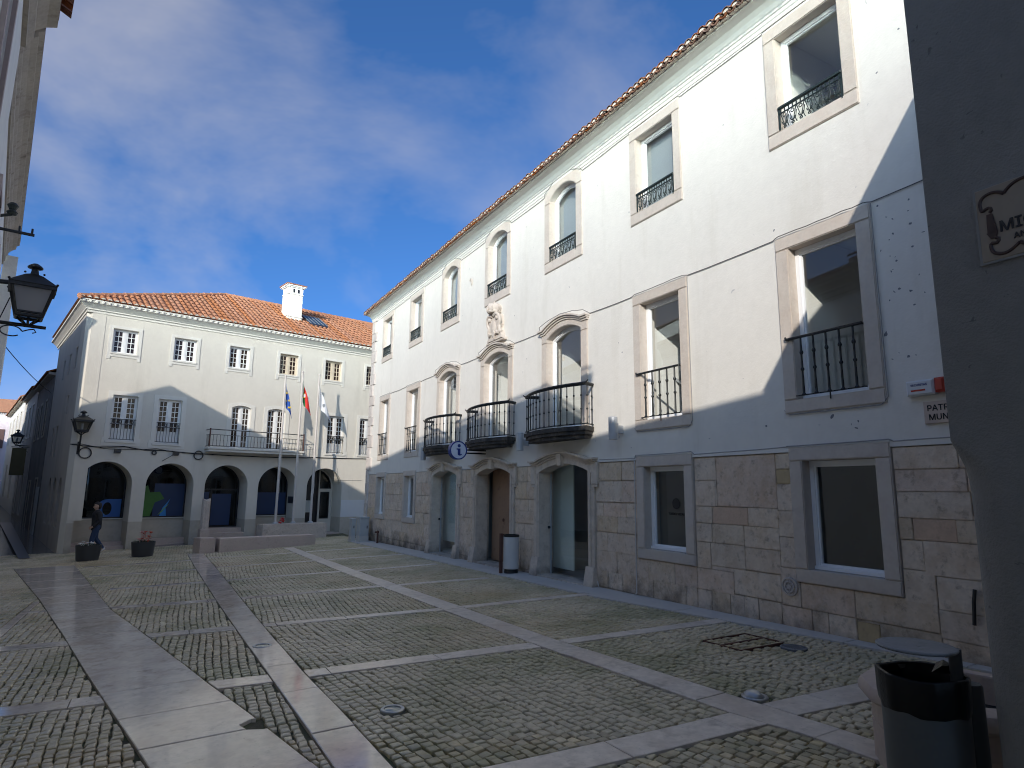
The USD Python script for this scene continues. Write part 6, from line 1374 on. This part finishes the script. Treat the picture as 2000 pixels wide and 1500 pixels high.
# ================================================================== the person walking past the arcade
def person():
    x, y = -1.78, 26.75; z = gz_(x, y)
    t = thing('person', 'person in black jacket and blue jeans walking past the arcade', 'person', loc=(x, y, z))
    L = np.array([-dv[0], -dv[1], 0]); S_ = nb; U = np.array([0, 0, 1.0])        # walking to the left, along the arcade
    def P(f, s, u): return L * f + S_ * s + U * u
    def chain(js, edge=.022, it=6):
        ms = []
        for bones in js:
            for (p, r), (q, r2_) in zip(bones[:-1], bones[1:]):
                a = m3.Manifold.sphere(r, 20).translate(list(map(float, p))); b_ = m3.Manifold.sphere(r2_, 20).translate(list(map(float, q))); ms.append(m3.Manifold.batch_hull([a, b_]))
        M_ = ms[0]
        for k in ms[1:]: M_ = M_ + k
        M_ = M_.refine_to_length(edge); d_ = M_.to_mesh(); tm = trimesh.Trimesh(d_.vert_properties[:, :3], d_.tri_verts, process=True); trimesh.smoothing.filter_taubin(tm, iterations=it); return tm
    hipF, hipB = P(.0, .085, .90), P(.0, -.085, .90)
    head = [[(P(.03, 0, 1.44), .052), (P(.045, 0, 1.52), .05)], [(P(.035, 0, 1.60), .082), (P(.055, 0, 1.58), .078)], [(P(.05, 0, 1.64), .085), (P(.03, 0, 1.65), .085)], [(P(.085, 0, 1.535), .042), (P(.07, 0, 1.56), .06)], [(P(.135, 0, 1.59), .014), (P(.15, 0, 1.572), .016)],
            [(P(.04, .085, 1.59), .018), (P(.03, .088, 1.61), .016)], [(P(.04, -.085, 1.59), .018), (P(.03, -.088, 1.61), .016)]]
    torso = [[(P(0, 0, .93), .13), (P(.01, 0, 1.12), .135), (P(.015, 0, 1.30), .14), (P(.02, 0, 1.42), .06)], [(P(.01, .15, 1.37), .055), (P(.01, -.15, 1.37), .055)]]
    armF = [(P(.0, .19, 1.35), .055), (P(-.05, .23, 1.10), .046), (P(.10, .21, .93), .036), (P(.15, .19, .90), .033)]
    armB = [(P(.0, -.19, 1.35), .055), (P(-.07, -.22, 1.10), .046), (P(.06, -.21, .94), .036), (P(.11, -.19, .91), .033)]
    legF = [(hipF, .095), (P(.10, .085, .50), .066), (P(-.04 + .16, .085, .10), .045), (P(.20, .085, .05), .04)]
    legB = [(hipB, .095), (P(-.02, -.085, .50), .064), (P(-.26, -.085, .15), .045), (P(-.22, -.085, .07), .04)]
    fingers = []
    for s_, hx in ((.19, .15), (-.19, .11)):
        for j, (ln, du) in enumerate(((.065, .025), (.075, .008), (.07, -.010), (.055, -.026))): fingers.append([(P(hx + .02, s_, .885 + du * .6), .012), (P(hx + .02 + ln * .55, s_, .872 + du), .010), (P(hx + .02 + ln * .8, s_ * .97, .845 + du), .009)])
        fingers.append([(P(hx, s_ * .93, .90), .012), (P(hx + .04, s_ * .86, .895), .011), (P(hx + .055, s_ * .84, .875), .009)])
    body = obj('body', chain(head + torso + [armF, armB, legF, legB] + fingers), K['skin'], t, smooth=True)
    jk = [[(P(0, 0, .88), .155), (P(.005, 0, 1.10), .160), (P(.015, 0, 1.30), .165), (P(.02, 0, 1.42), .085)], [(P(.01, .155, 1.365), .075), (P(.01, -.155, 1.365), .075)], [(P(.06, .05, .86), .12), (P(.05, -.05, .86), .12)],
          [(armF[0][0], .075), (armF[1][0], .066), (armF[2][0], .052)], [(armB[0][0], .075), (armB[1][0], .066), (armB[2][0], .052)]]
    obj('jacket', chain(jk, it=5), K['jacket'], body, smooth=True)
    jn = [[(hipF, .112), (P(.10, .085, .50), .080), (P(.125, .085, .12), .062)], [(hipB, .112), (P(-.02, -.085, .50), .078), (P(-.25, -.085, .17), .060)], [(hipF, .11), (hipB, .11)]]
    obj('jeans', chain(jn, it=5), K['jeans'], body, smooth=True)
    for q in ([[(P(.09, .085, .045), .042), (P(.20, .085, .04), .038), (P(.29, .085, .032), .030)]], [[(P(-.31, -.085, .13), .042), (P(-.22, -.085, .06), .038), (P(-.15, -.085, .03), .030)]]): obj('shoe', chain(q, it=3), K['shoe'], body, smooth=True)
    hr = [[(P(.035, 0, 1.675), .088), (P(-.005, 0, 1.66), .088)], [(P(-.02, 0, 1.60), .080), (P(-.025, 0, 1.56), .062)], [(P(.09, 0, 1.70), .05), (P(.04, 0, 1.70), .07)]]
    obj('hair', chain(hr, it=3), K['hair'], body, smooth=True)
    for s_ in (-.032, .032):
        m = MB(); m.ball(P(.128, s_, 1.612), .011, sub=1); obj('eye', m, K['hair'], body)
    m = MB(); m.tube([P(.132, -.022, 1.545), P(.138, 0, 1.543), P(.132, .022, 1.545)], .006, 5); obj('mouth', m, K['brown_shutter'], body)
person()
